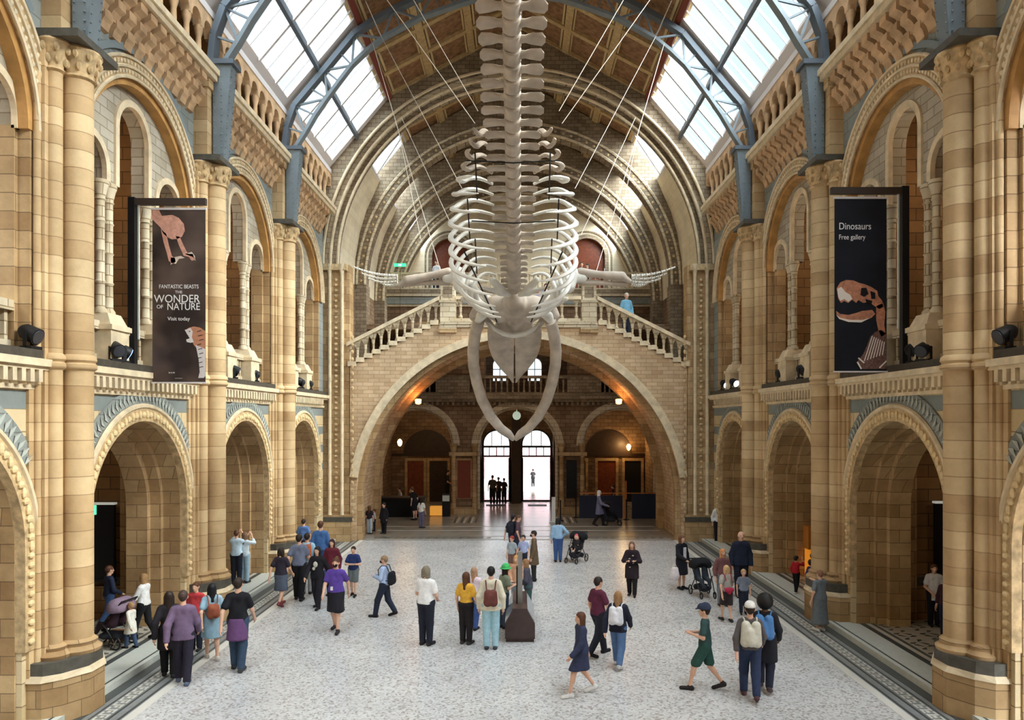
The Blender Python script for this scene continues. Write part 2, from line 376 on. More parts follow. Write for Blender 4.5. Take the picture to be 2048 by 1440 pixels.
for s in (-1, 1):
    T = lambda x, y, z, s=s: (s*x, y, z)
    b = MB(T).box(6.45, 12.6, -6, 31.2, -.3, -.004).build('floor.00%d' % (4+s), M['strip_g']); tag(b, kind='structure')
    tr = MB(T).box(6.45, 6.62, -6, 31.2, -.003, .004).build('trim_1', M['strip_w']); tag(tr, kind='structure')
    tr = MB(T).box(6.66, 6.70, -6, 31.2, -.003, .004).box(7.3, 7.5, -6, 31.2, -.003, .004).box(6.84, 6.88, -6, 31.2, -.003, .004).box(7.16, 7.19, -6, 31.2, -.003, .004).build('trim_2', M['strip_d']); tag(tr, kind='structure')
    g = MB(T)                      # key-pattern mosaic band along the nave edge
    y = -5.9
    while y < 31.1:
        g.box(6.92, 6.95, y, y+.16, -.003, .005).box(7.09, 7.12, y+.11, y+.27, -.003, .005)
        g.hexa([(6.93,y+.14,-.003),(6.96,y+.12,-.003),(7.11,y+.12,-.003),(7.08,y+.15,-.003),(6.93,y+.14,.005),(6.96,y+.12,.005),(7.11,y+.12,.005),(7.08,y+.15,.005)])
        g.box(6.99, 7.04, y+.02, y+.08, -.003, .005); y += .22
    tag(g.build('trim_3', M['strip_w'], fix=False), kind='structure')
    sl = MB(T).box(7.5, 8.16, -6, 31.2, -.2, .13).build('trim_4', M['slab']); tag(sl, kind='structure')
    sd = MB(T).box(8.16, 8.3, -6, 31.2, -.2, .132).box(7.6, 7.64, -6, 31.2, .12, .134).build('trim_5', M['strip_d']); tag(sd, kind='structure')
    al = MB(T).box(8.3, 12.6, -6, 31.2, -.2, .13).build('floor.00%d' % (7+s), mat('alcove_mosaic_ground', (196,192,180), .4)); tag(al, kind='structure')
    mo = MB(T)                     # scrolling dark leaf mosaic in the alcove floors
    for k in range(70):
        y = 6+k*.36
        for x0 in (8.75, 9.35, 9.95):
            for a in (.5, 2.3, 4.0):
                c, q = math.cos(a+(k % 2)*PI), math.sin(a+(k % 2)*PI)
                mo.add([(x0+.02*c, y+.02*q, .135), (x0+.2*c-.06*q, y+.2*q+.06*c, .135), (x0+.26*c, y+.26*q, .135), (x0+.2*c+.05*q, y+.2*q-.05*c, .135)], [(0,1,2,3)])
    mo.box(8.42, 8.5, 6, 31, .12, .135).box(10.25, 10.33, 6, 31, .12, .135)
    tag(mo.build('trim_6', M['mosaic_b'], fix=False), kind='structure')
# cross border of paving at the far end of the terrazzo, and striped mats of mosaic by the door piers
g = MB()
for x in np.arange(-6.2, 6.2, .34):
    if abs(x+.1) < 1.2: continue
    g.add([(x, 31.75, .004), (x+.17, 31.6, .004), (x+.34, 31.75, .004), (x+.17, 31.9, .004)], [(0,1,2,3)])
    g.add([(x+.05, 32.02, .004), (x+.28, 31.95, .004), (x+.28, 32.06, .004)], [(0,1,2)])
g.box(-6.4, 6.4, 31.3, 31.36, 0, .004).box(-6.4, 6.4, 32.2, 32.26, 0, .004)
for x in (-3.2, -2.85, -2.5, -2.15, 1.75, 2.1, 2.45, 2.8):
    g.box(x, x+.09, 36.4, 38.6, 0, .004)
tag(g.build('trim_7', M['strip_d'], fix=False), kind='structure')
g = MB().box(-6.4, 6.4, 31.42, 31.5, 0, .004).box(-6.4, 6.4, 33.9, 34.0, 0, .004).box(-6.4, 6.4, 35.2, 35.3, 0, .004)
for x in (-3.05, -2.7, -2.35, 1.92, 2.27, 2.62):
    g.box(x, x+.09, 36.4, 38.6, 0, .005)
tag(g.build('trim_8', M['strip_w'], fix=False), kind='structure')

LEAF = lambda mb, c, zc, r, w, n, a0, a1, sz, dw=.05: [mb.lump((c+r*math.cos(a0+(a1-a0)*i/(n-1)), w, zc+r*math.sin(a0+(a1-a0)*i/(n-1))), (sz*(1 if i % 2 else .7), dw, sz*(.75 if i % 2 else 1)), 6) for i in range(n)]
def make_bay(s, k):
    d0, d1 = PD[k], PD[k+1]; c = (d0+d1)/2; far = k >= 3
    T = lambda u, w_, z: (s*(8+w_), u, z)
    side = SIDE[s]; pos = ORD[k]
    # --- lower wall with its arch
    a = 2.05; zs = 2.95
    lo = MB(T).panel(d0, d1, 0, 5.55, [(c, a, 0, zs)], 0, .5, n=28).build('lower_wall', M['striped'], None)
    return_parts = [lo]
    r = empty('wall_%s' % side if k == 0 else 'wall_%s.%03d' % (side, k), (s*8, c, 0)); tag(r, kind='structure')
    def part(mb, name, m, smooth=False): return mb.build(name, m, r, smooth)
    lo.parent = r; lo.matrix_parent_inverse = MW(r).inverted()
    part(MB(T).panel(d0, d1, 0, 5.55, [(c, 1.75, 0, zs)], .75, 1.25, n=24).panel(d0, d1, .13, 5.55, [(c, 1.9, .13, zs)], .5, .75, n=24), 'inner_arch', M['stone'])
    mb = MB(T).ring(c, zs, a-.02, a+.25, -.07, .1, 28, zb=1.25); part(mb, 'arch_band', M['carved'])
    part(MB(T).ring(c, zs, a-.03, a+.0, .1, .5, 28, zb=0), 'arch_lining', M['stone'])
    mb = MB(T)
    nk = 46 if not far else 26
    for i in range(nk):
        t = PI*i/(nk-1); mb.lump((c+(a+.115)*math.cos(t), -.08, zs+(a+.115)*math.sin(t)), (.07+.03*(i % 2), .045, .07+.03*((i+1) % 2)), 5)
    for i in range(10 if k < 3 else 6):
        for g_ in (-1, 1): mb.lump((c+g_*(a+.115), -.08, 1.4+i*(.155 if k < 3 else .25)), (.09, .045, .055), 5)
    part(mb, 'carved_leaves', mat('carved_leaf_relief', (222,196,150), .7, noise=.15))
    tb = MB(T); tb.tube([(c+(a+.30)*math.cos(t), -.06, zs+(a+.30)*math.sin(t)) for t in np.linspace(.02, PI-.02, 30)], .055, 6); part(tb, 'roll_moulding', M['cream'], True)
    th = math.acos(min(1, 2.30/2.72))
    part(MB(T).ring(c, zs, 2.40, 2.72, -.04, .05, 24, th, PI-th), 'hood_band', M['blue'])
    mb = MB(T)
    for i in range(34):
        t = th+(PI-2*th)*(i+.5)/34
        for q in (-1, 1):
            p0 = t+q*.022; mb.add([(c+2.42*math.cos(t-.018), -.05, zs+2.42*math.sin(t-.018)), (c+2.56*math.cos(t+q*.02), -.065, zs+2.56*math.sin(t+q*.02)), (c+2.70*math.cos(t-.018), -.05, zs+2.70*math.sin(t-.018)), (c+2.56*math.cos(t-.0), -.045, zs+2.56*math.sin(t))], [(0,1,2,3)])
    part(mb, 'leaf_pattern', mat('pale_leaf_glaze', (176,180,172), .6))
    # --- dentil course and ledge
    mb = MB(T).box(d0, d1, -.06, .4, 5.5, 5.58).box(d0, d1, -.26, .4, 5.88, 6.0).box(d0, d1, -.2, .4, 5.82, 5.88)
    n = 22
    for i in range(n):
        u = d0+.62+(5.9-1.24)*(i+.5)/n; mb.box(u-.05, u+.05, -.2, 0, 5.62, 5.82); mb.box(u-.035, u+.035, -.12, 0, 5.57, 5.62)
    part(mb, 'dentil_course', M['cream'])
    part(MB(T).box(d0, d1, 0, .4, 5.55, 5.9), 'course_back', M['stone'])
    part(MB(T).box(d0, d1, -.16, 4.4, 6.0, 6.15), 'ledge', M['dark'])
    # --- upper wall with its great arch
    A = 2.33; ZS = 9.75
    part(MB(T).panel(d0, d1, 6.15, 12.75, [(c, A, 6.15, ZS)], 0, .35, n=32), 'upper_wall', M['blue'])
    part(MB(T).ring(c, ZS, 2.18, 2.34, -.02, .2, 32), 'ochre_arch', M['ochre'])
    part(MB(T).ring(c, ZS, 2.25, 2.34, .0, .34, 4, 0, .02, zb=6.2), 'reveal', M['stone'])
    part(MB(T).ring(c, ZS, 2.34, 2.72, -.08, .02, 32, .0, PI), 'carved_arch', M['carved'])
    tb = MB(T)
    for rr in (2.33, 2.53, 2.72): tb.tube([(c+rr*math.cos(t), -.1, ZS+rr*math.sin(t)) for t in np.linspace(0, PI, 34)], .035, 5)
    for i in range(60 if k < 3 else 30):
        t = PI*(i+.5)/(60 if k < 3 else 30)
        for rr in (2.43, 2.62): tb.lump((c+rr*math.cos(t), -.09, ZS+rr*math.sin(t)), (.05, .03, .05), 5)
    part(tb, 'arch_mouldings', M['cream'], True)
    tb = MB(T).ring(c, ZS-.1, 2.92, 3.06, -.07, .02, 24, .74, PI-.74); part(tb, 'hood_moulding', mat('blue_grey_moulding', (128,138,140), .6), True)
    # --- three-light arcade in the arch
    w0 = .2
    part(MB(T).panel(c-2.33, c+2.33, 9.75, 12.4, [(c-1.62, .56, 9.75, 9.95), (c, .62, 9.75, 11.0), (c+1.62, .56, 9.75, 9.95)], w0, w0+.35, n=16), 'tympanum', M['grey'])
    mb = MB(T).ring(c, 11.0, .60, .74, w0-.05, w0+.05, 18, zb=9.75)
    for q in (-1.62, 1.62): mb.ring(c+q, 9.95, .54, .68, w0-.05, w0+.05, 16, zb=9.75)
    part(mb, 'light_surrounds', M['cream'])
    part(MB(T).box(c-2.33, c-2.16, w0, w0+.35, 6.15, 9.8).box(c+2.16, c+2.33, w0, w0+.35, 6.15, 9.8), 'jamb', M['stone'])
    mb = MB(T)
    ct = -.0
    for lo_, hi_ in ((-2.16, -1.25), (-.55, .55), (1.25, 2.16)):
        m_ = int((hi_-lo_)/.16); mb.box(c+lo_, c+hi_, w0+.05, w0+.2, 6.15, 6.3).box(c+lo_, c+hi_, w0, w0+.28, 6.78, 6.95)
        for i in range(m_):
            u = c+lo_+(hi_-lo_)*(i+.5)/m_; mb.box(u-.04, u+.04, w0+.07, w0+.18, 6.3, 6.78)
    part(mb, 'parapet', M['pale'])
    for g_ in (-1, 1):
        uc = c+g_*.9
        mb = MB(T).box(uc-.34, uc+.34, w0-.22, w0+.45, 6.15, 6.85)
        mb.hexa([(uc-.34,w0-.22,6.85),(uc+.34,w0-.22,6.85),(uc+.34,w0+.45,6.85),(uc-.34,w0+.45,6.85),(uc-.25,w0-.1,7.12),(uc+.25,w0-.1,7.12),(uc+.25,w0+.4,7.12),(uc-.25,w0+.4,7.12)])
        mb.box(uc-.38, uc+.38, w0-.26, w0+.48, 6.78, 6.88)
        part(mb, 'pedestal', M['cream'])
        for h in (-.15, .15):
            cs = MB()
            x, y = s*(8+w0+.1), uc+h
            prof = [(.13, 7.12), (.13, 7.18), (.09, 7.24)]
            for zz in (7.75, 8.35, 8.95): prof += [(.085, zz-.03), (.105, zz), (.085, zz+.03)]
            prof += [(.085, 9.35), (.11, 9.38), (.09, 9.42), (.13, 9.6), (.16, 9.68), (.16, 9.76)]
            cs.lathe(x, y, prof, 12); cs.build('colonnette', M['pale'], r, True)
    # --- gallery behind the arcade
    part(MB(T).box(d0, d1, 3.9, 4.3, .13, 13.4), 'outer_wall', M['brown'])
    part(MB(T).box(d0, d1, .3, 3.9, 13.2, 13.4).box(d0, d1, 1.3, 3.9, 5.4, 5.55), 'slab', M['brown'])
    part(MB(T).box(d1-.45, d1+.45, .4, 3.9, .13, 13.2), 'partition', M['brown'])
    # pilaster and rib on the alcove side walls, dark dado, blind arch on the back wall
    mb = MB(T).box(d1-.62, d1-.45, 1.35, 1.7, .13, 5.5).box(d1-.62, d1-.45, 2.9, 3.25, .13, 5.5)
    mb.ring(c, 3.0, 1.7, 2.0, 3.6, 3.9, 18, zb=.13); part(mb, 'alcove_ribs', M['stone'])
    mb = MB(T).box(d1-.52, d1-.45, .5, 3.9, .95, 1.15).box(d0, d1, 3.82, 3.9, .95, 1.15); part(mb, 'alcove_dado', M['dado'])
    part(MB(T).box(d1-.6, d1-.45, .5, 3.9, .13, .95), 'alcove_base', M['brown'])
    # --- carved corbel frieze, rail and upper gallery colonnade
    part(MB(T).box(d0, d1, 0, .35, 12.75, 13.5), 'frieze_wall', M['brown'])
    mb = MB(T); n = 12
    for row, (zt_, zb_, wf, wb) in enumerate(((13.42, 13.02, -.42, .0), (13.12, 12.72, -.30, .0), (12.84, 12.46, -.16, .0))):
        for i in range(n):
            u = d0+.45+(5.9-.9)*(i+.5*(row % 2)+.25)/n
            if u > d1-.4: continue
            hw = .14
            pts = [(0, zt_), (wf, zt_), (wf, zt_-.16), (wf*.7, zt_-.22), (wf*.45, zt_-.34), (wf*.4-.02, zb_+.02), (0, zb_)]
            mb.prism(pts, u-hw, u+hw, 0) if False else mb.add([(u-hw, p[0], p[1]) for p in pts]+[(u+hw, p[0], p[1]) for p in pts], [tuple(range(7))[::-1], tuple(range(7, 14))]+[(q, (q+1) % 7, 7+(q+1) % 7, 7+q) for q in range(7)])
    part(mb, 'corbels', M['corbel'])
    part(MB(T).box(d0, d1, -.5, .3, 13.42, 13.56).box(d0, d1, -.56, -.3, 13.56, 13.7), 'gallery_rail', M['cream'])
    mb = MB(T).box(d0, d1, -.34, -.1, 13.56, 13.72)
    nc = 9
    mb.panel(d0, d1, 14.55, 15.08, [(d0+5.9*(i+.5)/nc, .25, 14.55, 14.6) for i in range(nc)], -.33, -.12, n=8)
    part(mb, 'colonnade_arches', M['corbel'])
    for i in range(1, nc):
        y = d0+5.9*i/nc; cs = MB(); x = s*7.78
        cs.lathe(x, y, [(.12, 13.7), (.12, 13.78), (.075, 13.84), (.065, 14.3), (.11, 14.47), (.11, 14.57)], 10)
        cs.build('gallery_column', M['corbel'], r, True)
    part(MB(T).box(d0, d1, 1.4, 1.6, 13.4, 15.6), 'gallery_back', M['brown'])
    part(MB(T).box(d0, d1, -.35, .25, 15.06, 15.24), 'eaves_beam', M['rafter'])
    part(MB(T).box(d0, d1, .25, 1.6, 15.2, 15.3), 'gallery_roof', M['brown'])
for s in (-1, 1):
    for k in range(4): make_bay(s, k)
    T = lambda u, w_, z, s=s: (s*(8+w_), u, z)
    b = MB(T).box(-6, 7.08, 0, .5, 0, 15.3).build('wall_%s' % SIDE[s], M['stone']); tag(b, kind='structure')
# back wall behind the camera
b = MB().box(-8.5, 8.5, -6.4, -6, 0, 21.5).build('wall_back', M['stone']); tag(b, kind='structure')

# ------------------------------------------------------------------ piers
def make_pier(s, k):
    D = PD[k]; T = lambda x, y, z: (s*x, y, z)
    r = empty('stone_pier', (s*7.9, D, 0), label='clustered round-shafted stone pier of the %s wall, %s' % (SIDE[s], ['', 'the big one nearest the camera', 'the middle one, just beyond the hanging banner', 'the last one before the stair bridge'][k]), cat='pier', group='piers of the %s wall' % SIDE[s])
    P = lambda mb, name, m, sm=False: mb.build(name, m, r, sm)
    oc = lambda g_: [(7.28+g_*-1, D-.22), (7.28-g_, D+.22), (7.52-g_*.5, D+.62), (7.75, D+.80+g_), (8.45, D+.80+g_), (8.45, D-.80-g_), (7.75, D-.80-g_), (7.52-g_*.5, D-.62)]
    def oct_(mb, g0, z0, g1, z1):
        a, b = oc(g0), oc(g1); n = 8
        mb.add([(p[0], p[1], z0) for p in a]+[(p[0], p[1], z1) for p in b], [tuple(range(8))[::-1], tuple(range(8, 16))]+[(i, (i+1) % 8, 8+(i+1) % 8, 8+i) for i in range(8)])
        return mb
    P(oct_(MB(T), .0, 0, .0, .72), 'plinth', M['stone'])
    P(oct_(MB(T), .03, .72, -.02, .82), 'plinth_moulding', M['cream'])
    P(oct_(MB(T), -.03, .82, -.03, 1.02), 'plinth_band', M['dado'])
    mb = MB(T)
    for (x, y, rr) in ((7.63, D, .25), (7.80, D-.38, .13), (7.80, D+.38, .13)):
        mb.lathe(x, y, [(rr+.11, 1.02), (rr+.13, 1.08), (rr+.05, 1.15), (rr+.07, 1.2), (rr, 1.26)], 20)
    P(mb, 'shaft_base', M['stone'], True)
    P(MB(T).box(7.82, 8.5, D-.60, D+.60, 1.02, 11.42).box(7.95, 8.5, D-.80, D+.80, .8, 5.6), 'core', M['shaft'])
    def sh(x, y, rr, n):
        z0, z1 = 1.24, 10.86
        return MB(T).lathe(x, y, [(rr, z0), (rr, 5.84), (rr+.05, 5.88), (rr+.05, 5.95), (rr+.02, 5.98), (rr+.05, 6.02), (rr+.04, 6.08), (rr, 6.12), (rr, z1)], n)
    P(sh(7.63, D, .25, 28), 'main_shaft', M['shaft'], True)
    for q in (-1, 1):
        P(sh(7.80, D+q*.38, .13, 18), 'side_shaft', M['shaft'], True)
        P(MB(T).lathe(7.93, D+q*.62, [(.06, .95), (.06, 10.9)], 10), 'corner_shaft', M['shaft'], True)
    mb = MB(T)
    for (x, y, rr) in ((7.63, D, .25), (7.80, D-.38, .13), (7.80, D+.38, .13)):
        mb.lathe(x, y, [(rr, 10.82), (rr+.05, 10.85), (rr+.01, 10.9), (rr+.02, 11.0), (rr+.09, 11.2), (rr+.14, 11.3), (rr+.12, 11.34)], 20)
        for i in range(10 if rr > .2 else 7):
            a = 2*PI*i/(10 if rr > .2 else 7); 
            for zz, gg in ((11.02, .04), (11.2, .1)): mb.lump((x+(rr+gg)*math.cos(a+zz), y+(rr+gg)*math.sin(a+zz), zz), (.05, .05, .08), 5)
    P(mb, 'capital', M['carved'], True)
    P(MB(T).box(7.26, 8.5, D-.62, D+.62, 11.34, 11.46).box(7.3, 8.5, D-.56, D+.56, 11.46, 11.5), 'abacus', M['dado'])
    P(MB(T).box(7.66, 8.5, D-.42, D+.42, 11.5, 13.45).box(7.6, 8.5, D-.47, D+.47, 13.2, 13.45), 'upper_pilaster', M['shaft'])
for s in (-1, 1):
    for k in (1, 2, 3): make_pier(s, k)

# ------------------------------------------------------------------ riveted iron roof trusses
IN = [(7.42,13.9),(7.15,14.3),(6.75,15.0),(6.2,15.8),(5.36,16.9),(4.5,17.6),(3.26,18.28),(1.5,18.9),(0,19.1)]
OU = [(7.72,13.9),(7.72,14.4),(7.45,15.3),(6.4,16.55),(5.3,17.9),(4.1,18.55),(2.8,19.2),(1.4,19.95),(0,20.6)]
def resamp(P, n):
    P = np.array(P, float); d = np.r_[0, np.cumsum(np.linalg.norm(np.diff(P, axis=0), axis=1))]; t = np.linspace(0, d[-1], n)
    return list(zip(np.interp(t, d, P[:, 0]), np.interp(t, d, P[:, 1])))
TL = {1: 'blue-grey riveted iron roof truss nearest the camera, its posts cut by the top edge', 2: 'blue-grey iron roof truss with curved lattice rib, middle one of three', 3: 'blue-grey iron roof truss with curved lattice rib, farthest from the camera'}
for k in (1, 2, 3):
    D = PD[k]
    r = empty('roof_truss', (0, D, 13.9), label=TL[k], cat='truss', group='iron roof trusses')
    for s in (-1, 1):
        T = lambda x, y, z, s=s: (s*x, y, z)
        mb = MB(T)
        mb.hexa([(7.36,D-.17,11.5),(7.62,D-.17,11.5),(7.62,D+.17,11.5),(7.36,D+.17,11.5),(7.16,D-.2,13.9),(7.62,D-.2,13.9),(7.62,D+.2,13.9),(7.16,D+.2,13.9)])
        for z in np.arange(11.65, 13.8, .16):
            x = 7.36-.2*(z-11.5)/2.4-.01
            for y in (-.13, .13): mb.lump((x, D+y, z), (.02, .02, .02), 5)
            mb.lump((7.4, D-.195, z), (.02, .02, .02), 5); mb.lump((7.58, D-.195, z), (.02, .02, .02), 5)
        mb.build('post', M['iron'], r)
        MB(T).box(7.08, 7.74, D-.27, D+.27, 13.86, 13.98).build('post_cap', M['irond'], r)
        n = 15; a = resamp(IN, n); b = resamp(OU, n)
        m1 = MB(T); m2 = MB(T); m3 = MB(T)
        for i in range(n-1):
            m1.bar((a[i][0], D, a[i][1]), (a[i+1][0], D, a[i+1][1]), .26, .09, (0, 1, 0)) if False else m1.bar((a[i][0], D, a[i][1]), (a[i+1][0], D, a[i+1][1]), .26, .10)
            m2.bar((b[i][0], D, b[i][1]), (b[i+1][0], D, b[i+1][1]), .30, .16)
            if i > 0:
                p, q = (a[i], b[i+1]) if i % 2 else (b[i], a[i+1])
                m3.bar((p[0], D, p[1]), (q[0], D, q[1]), .06, .06)
                m3.bar((a[i][0], D, a[i][1]), (b[i][0], D, b[i][1]), .05, .05)
        m1.build('inner_rib', M['iron'], r); m2.build('outer_rib', M['irond'], r); m3.build('lattice', M['iron'], r)
    # ------------------------------------------------------------------ glazing
wn = 0
for s in (-1, 1):
    for k in range(-1, 4):
        y0, y1 = (-6, 7.08) if k < 0 else (PD[k], PD[k+1])
        T = lambda u, w_, z, s=s: (s*(7.8-w_*2.5), u, 15.25+w_*2.95+z)      # w 0..1 up the slope
        wn += 1
        r = empty('window_%d' % wn, (s*6.5, (y0+y1)/2, 16.7)); tag(r, kind='structure')
        MB(T).box(y0+.28, y1-.28, .10, .97, .06, .075).build('glass_pane', M['glass'], r)
        mb = MB(T)
        mb.box(y0, y1, 0, .10, -.02, .06).box(y0, y1, .97, 1.0, -.02, .06)
        mb.box(y0, y0+.3, .1, .97, -.02, .06).box(y1-.3, y1, .1, .97, -.02, .06)
        mb.build('frame', M['rafter'], r)
        mb = MB(T); n = 4 if k >= 0 else 9
        for i in range(1, n): u = y0+(y1-y0)*i/n; mb.box(u-.05, u+.05, .1, .97, -.12, .06)
        mb.build('rafter', M['rafter'], r)
        mb = MB(T)
        for i in range(n):
            u = y0+(y1-y0)*(i+.5)/n; mb.box(u-.012, u+.012, .1, .97, 0, .06)
        mb.build('glazing_bar', M['rafter'], r)
        MB(T).box(y0, y1, .47, .50, -.2, .0).build('purlin', M['irond'], r)
        MB(T).box(y0, y1, 1.0, 1.05, -.2, .1).build('ridge_purlin', M['red'], r)
# coffered ceiling (one slope each side), over the nave and on over the far chamber
for s in (-1, 1):
    r = empty('ceiling' if s < 0 else 'ceiling.001', (s*2.6, 22, 19.5)); tag(r, kind='structure')
    T = lambda x, y, z, s=s: (s*x, y, 18.2+(5.3-x)*.53+z)
    MB(T).box(0, 5.45, -6, 50, .16, .3).build('panel', M['coffer'], r)
    mb = MB(T)
    for x in (5.3, 3.6, 1.9): mb.box(x-.13, x+.13, -6, 50, 0, .16)
    mb.box(0, .16, -6, 50, -.02, .16)
    y = -4.9
    while y < 50: mb.box(0, 5.3, y-.12, y+.12, .02, .16); y += 1.78
    mb.build('coffer_rib', M['gold'], r)
    mb = MB(T)
    for x in (5.3, 3.6, 1.9):
        for q in (-.2, .2):
            mb.box(x+q-.03, x+q+.03, -6, 50, .08, .16)
    mb.build('coffer_bead', mat('pale_gold_bead', (206,182,136), .6), r)
# ------------------------------------------------------------------ great end arch
TE = lambda x, w_, z: (x, 30.70+w_, z)
r = empty('wall_far', (0, 30.7, 0)); tag(r, kind='structure')
zt = lambda x: roofz(x)+.1
for (w0, w1, a, m_) in ((0, .3, 8.0, 'archgrey'), (.3, .6, 7.78, 'pale'), (.6, .95, 7.55, 'archgrey')):
    MB(TE).panel(-8.7, 8.7, 11.4, zt, [(0, a, 11.4, 11.4)], w0, w1, n=56, steps=4).build('arch_order', M[m_], r)
mb = MB(TE)
for rr, w_ in ((8.0, -.02), (7.78, .28), (7.55, .58)):
    mb.tube([(rr*math.cos(t), w_, 11.4+rr*math.sin(t)) for t in np.linspace(0, PI, 60)], .06, 6)
mb.build('arch_roll', M['cream'], r, True)
for s in (-1, 1):
    T = lambda x, y, z, s=s: (s*x, y, z)
    MB(T).box(7.2, 8.6, 30.85, 31.7, 1.1, 11.4).box(6.98, 7.2, 31.0, 31.7, 1.1, 11.4).build('end_pier', M['stone'], r)
    MB(T).box(6.85, 8.6, 30.75, 31.8, 0, 1.1).build('end_pier_base', M['stone'], r)
    MB(T).box(6.83, 8.6, 30.73, 31.8, .82, 1.02).build('end_pier_band', M['dado'], r)
    mb = MB(T)
    for x in (7.25, 7.75): mb.lathe(x, 30.80, [(.09, 1.1), (.07, 1.2), (.07, 11.0), (.12, 11.2), (.15, 11.4)], 10)
    mb.build('end_shaft', M['cream'], r, True)
    mb = MB(T).box(7.05, 8.6, 30.7, 31.65, 11.15, 11.4)
    for i in range(44): mb.lump((7.5, 30.82, 1.3+i*.22), (.09, .05, .07), 5)
    mb.build('end_carving', M['carved'], r)
# far chamber: three more transverse arches, plaster haunches, skylights, back wall
for i, D in enumerate((35.5, 40.3, 45.1)):
    T = lambda x, w_, z, D=D: (x, D+w_, z)
    b = empty('trim_%d' % (20+i), (0, D, 11.4)); tag(b, kind='structure')
    MB(T).panel(-7.9, 7.9, 11.4, zt, [(0, 7.25, 11.4, 11.4)], 0, .8, n=48, steps=3).build('arch_order', M['archgrey'], b)
    mb = MB(T)
    for rr in (7.27, 7.66): mb.tube([(rr*math.cos(t), -.02, 11.4+rr*math.sin(t)) for t in np.linspace(0, PI, 48)], .07, 5)
    mb.build('arch_roll', M['pale'], b, True)
    mb = MB(T)
    for j in range(60):
        t = PI*(j+.5)/60; mb.lump((7.46*math.cos(t), -.01, 11.4+7.46*math.sin(t)), (.07, .04, .07), 4)
    mb.build('arch_carving', M['carved'], b)
    MB(T).box(-7.95, -7.2, 0, .8, 6.5, 11.4).box(7.2, 7.95, 0, .8, 6.5, 11.4).build('springer', M['archgrey'], b)
for s in (-1, 1):
    T = lambda x, y, z, s=s: (s*x, y, z)
    b = empty('wall_%s.010' % SIDE[s], (s*7.8, 41, 0)); tag(b, kind='structure')
    mb = MB(T)
    pr = [(7.75, 11.4), (7.72, 12.6), (7.5, 13.9), (7.2, 14.9), (6.75, 15.9), (6.55, 16.35)]
    for i in range(5):
        (xa, za), (xb, zb) = pr[i], pr[i+1]
        mb.hexa([(xa,31.7,za),(xa+.3,31.7,za),(xa+.3,50,za),(xa,50,za),(xb,31.7,zb),(xb+.3,31.7,zb),(xb+.3,50,zb),(xb,50,zb)])
    mb.build('plaster_haunch', M['plaster'], b)
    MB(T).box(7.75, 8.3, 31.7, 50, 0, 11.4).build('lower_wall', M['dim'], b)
    wn += 1
    T2 = lambda u, w_, z, s=s: (s*(6.6-w_*1.3), u, 16.3+w_*1.95+z)
    b = empty('window_%d' % wn, (s*6, 41, 17)); tag(b, kind='structure')
    MB(T2).box(31.7, 50, 0, 1, .05, .065).build('glass_pane', M['glass'], b)
    mb = MB(T2)
    for i in range(13): u = 31.7+17.7*i/12; mb.box(u-.06, u+.06, 0, 1, -.05, .05)
    mb.box(31.7, 50, -.03, .05, -.05, .06).box(31.7, 50, .95, 1.05, -.05, .06)
    mb.build('frame', M['rafter'], b)
TB = lambda x, w_, z: (x, 50+w_, z)
b = empty('wall_far.001', (0, 50, 0)); tag(b, kind='structure')
ops = [(-4.55, 1.25, 12.6, 15.9), (4.55, 1.25, 12.6, 15.9)]
MB(TB).panel(-8.2, 8.2, 12.6, 21.5, ops, 0, .5, n=20).build('upper_wall', M['plaster'], b)
mb = MB(TB)
for q in (-4.55, 4.55): mb.ring(q, 15.9, 1.2, 1.45, -.12, .1, 20, zb=12.6); mb.ring(q, 15.9, 1.6, 1.7, -.08, .02, 20, zb=12.6)
mb.box(-8, -6.2, -.06, 0, 14.6, 14.75).box(6.2, 8, -.06, 0, 14.6, 14.75)
mb.build('doorway_mouldings', M['archgrey'], b)
for i, q in enumerate((-4.55, 4.55)):
    d = MB(TB).panel(q-1.2, q+1.2, 12.6, 15.4, [(q-.55, .45, 12.7, 14.6), (q+.55, .45, 12.7, 14.6)], .3, .4, n=10).panel(q-1.25, q+1.25, 15.2, 17.3, [], .32, .42)
    d.build('door_%d' % (i+3), M['wood']); tag(bpy.data.objects['door_%d' % (i+3)], kind='structure')
    MB(TB).box(q-1.2, q+1.2, .42, .5, 12.6, 17.3).build('door_back', M['red'], b)
# floor of the far gallery with its front wall
b = empty('floor_gallery', (0, 44, 12.6)); b.name = 'floor.010'; tag(b, kind='structure')
MB().box(-7.75, 7.75, 43.6, 50, 12.3, 12.6).build('slab', M['archgrey'], b)
MB(lambda x, w_, z: (x, 43.7+w_, z)).panel(-7.75, 7.75, 6.5, 12.3, [(0, 1.9, 6.5, 8.6)], 0, .4, n=20).build('front_wall', M['dim'], b)
MB().box(-7.75, 7.75, 43.62, 43.7, 11.75, 12.15).build('blue_band', M['blue'], b)
MB().box(-7.75, 7.75, 43.56, 43.7, 12.2, 12.34).box(-7.75, 7.75, 43.56, 43.7, 11.6, 11.7).build('string_course', M['pale'], b)
mb = MB()
for q in (-5.2, 0, 5.2): mb.ring(q, 8.6, 1.9, 2.15, 43.6, 43.72, 18, zb=6.6)
mb.build('blind_arch', M['stone'], b)
mb = MB()
for q in (-5.2, 5.2): mb.panel(q-1.9, q+1.9, 6.5, 8.6, [], 43.66, 43.71); mb.ring(q, 8.6, 0, 1.9, 43.66, 43.71, 16)
mb.build('blind_recess', M['darkwood'], b)
MB().box(-8.3, 8.3, 35.55, 43.7, 9.3, 9.55).build('ceiling.005', M['dim']); tag(bpy.data.objects['ceiling.005'], kind='structure')
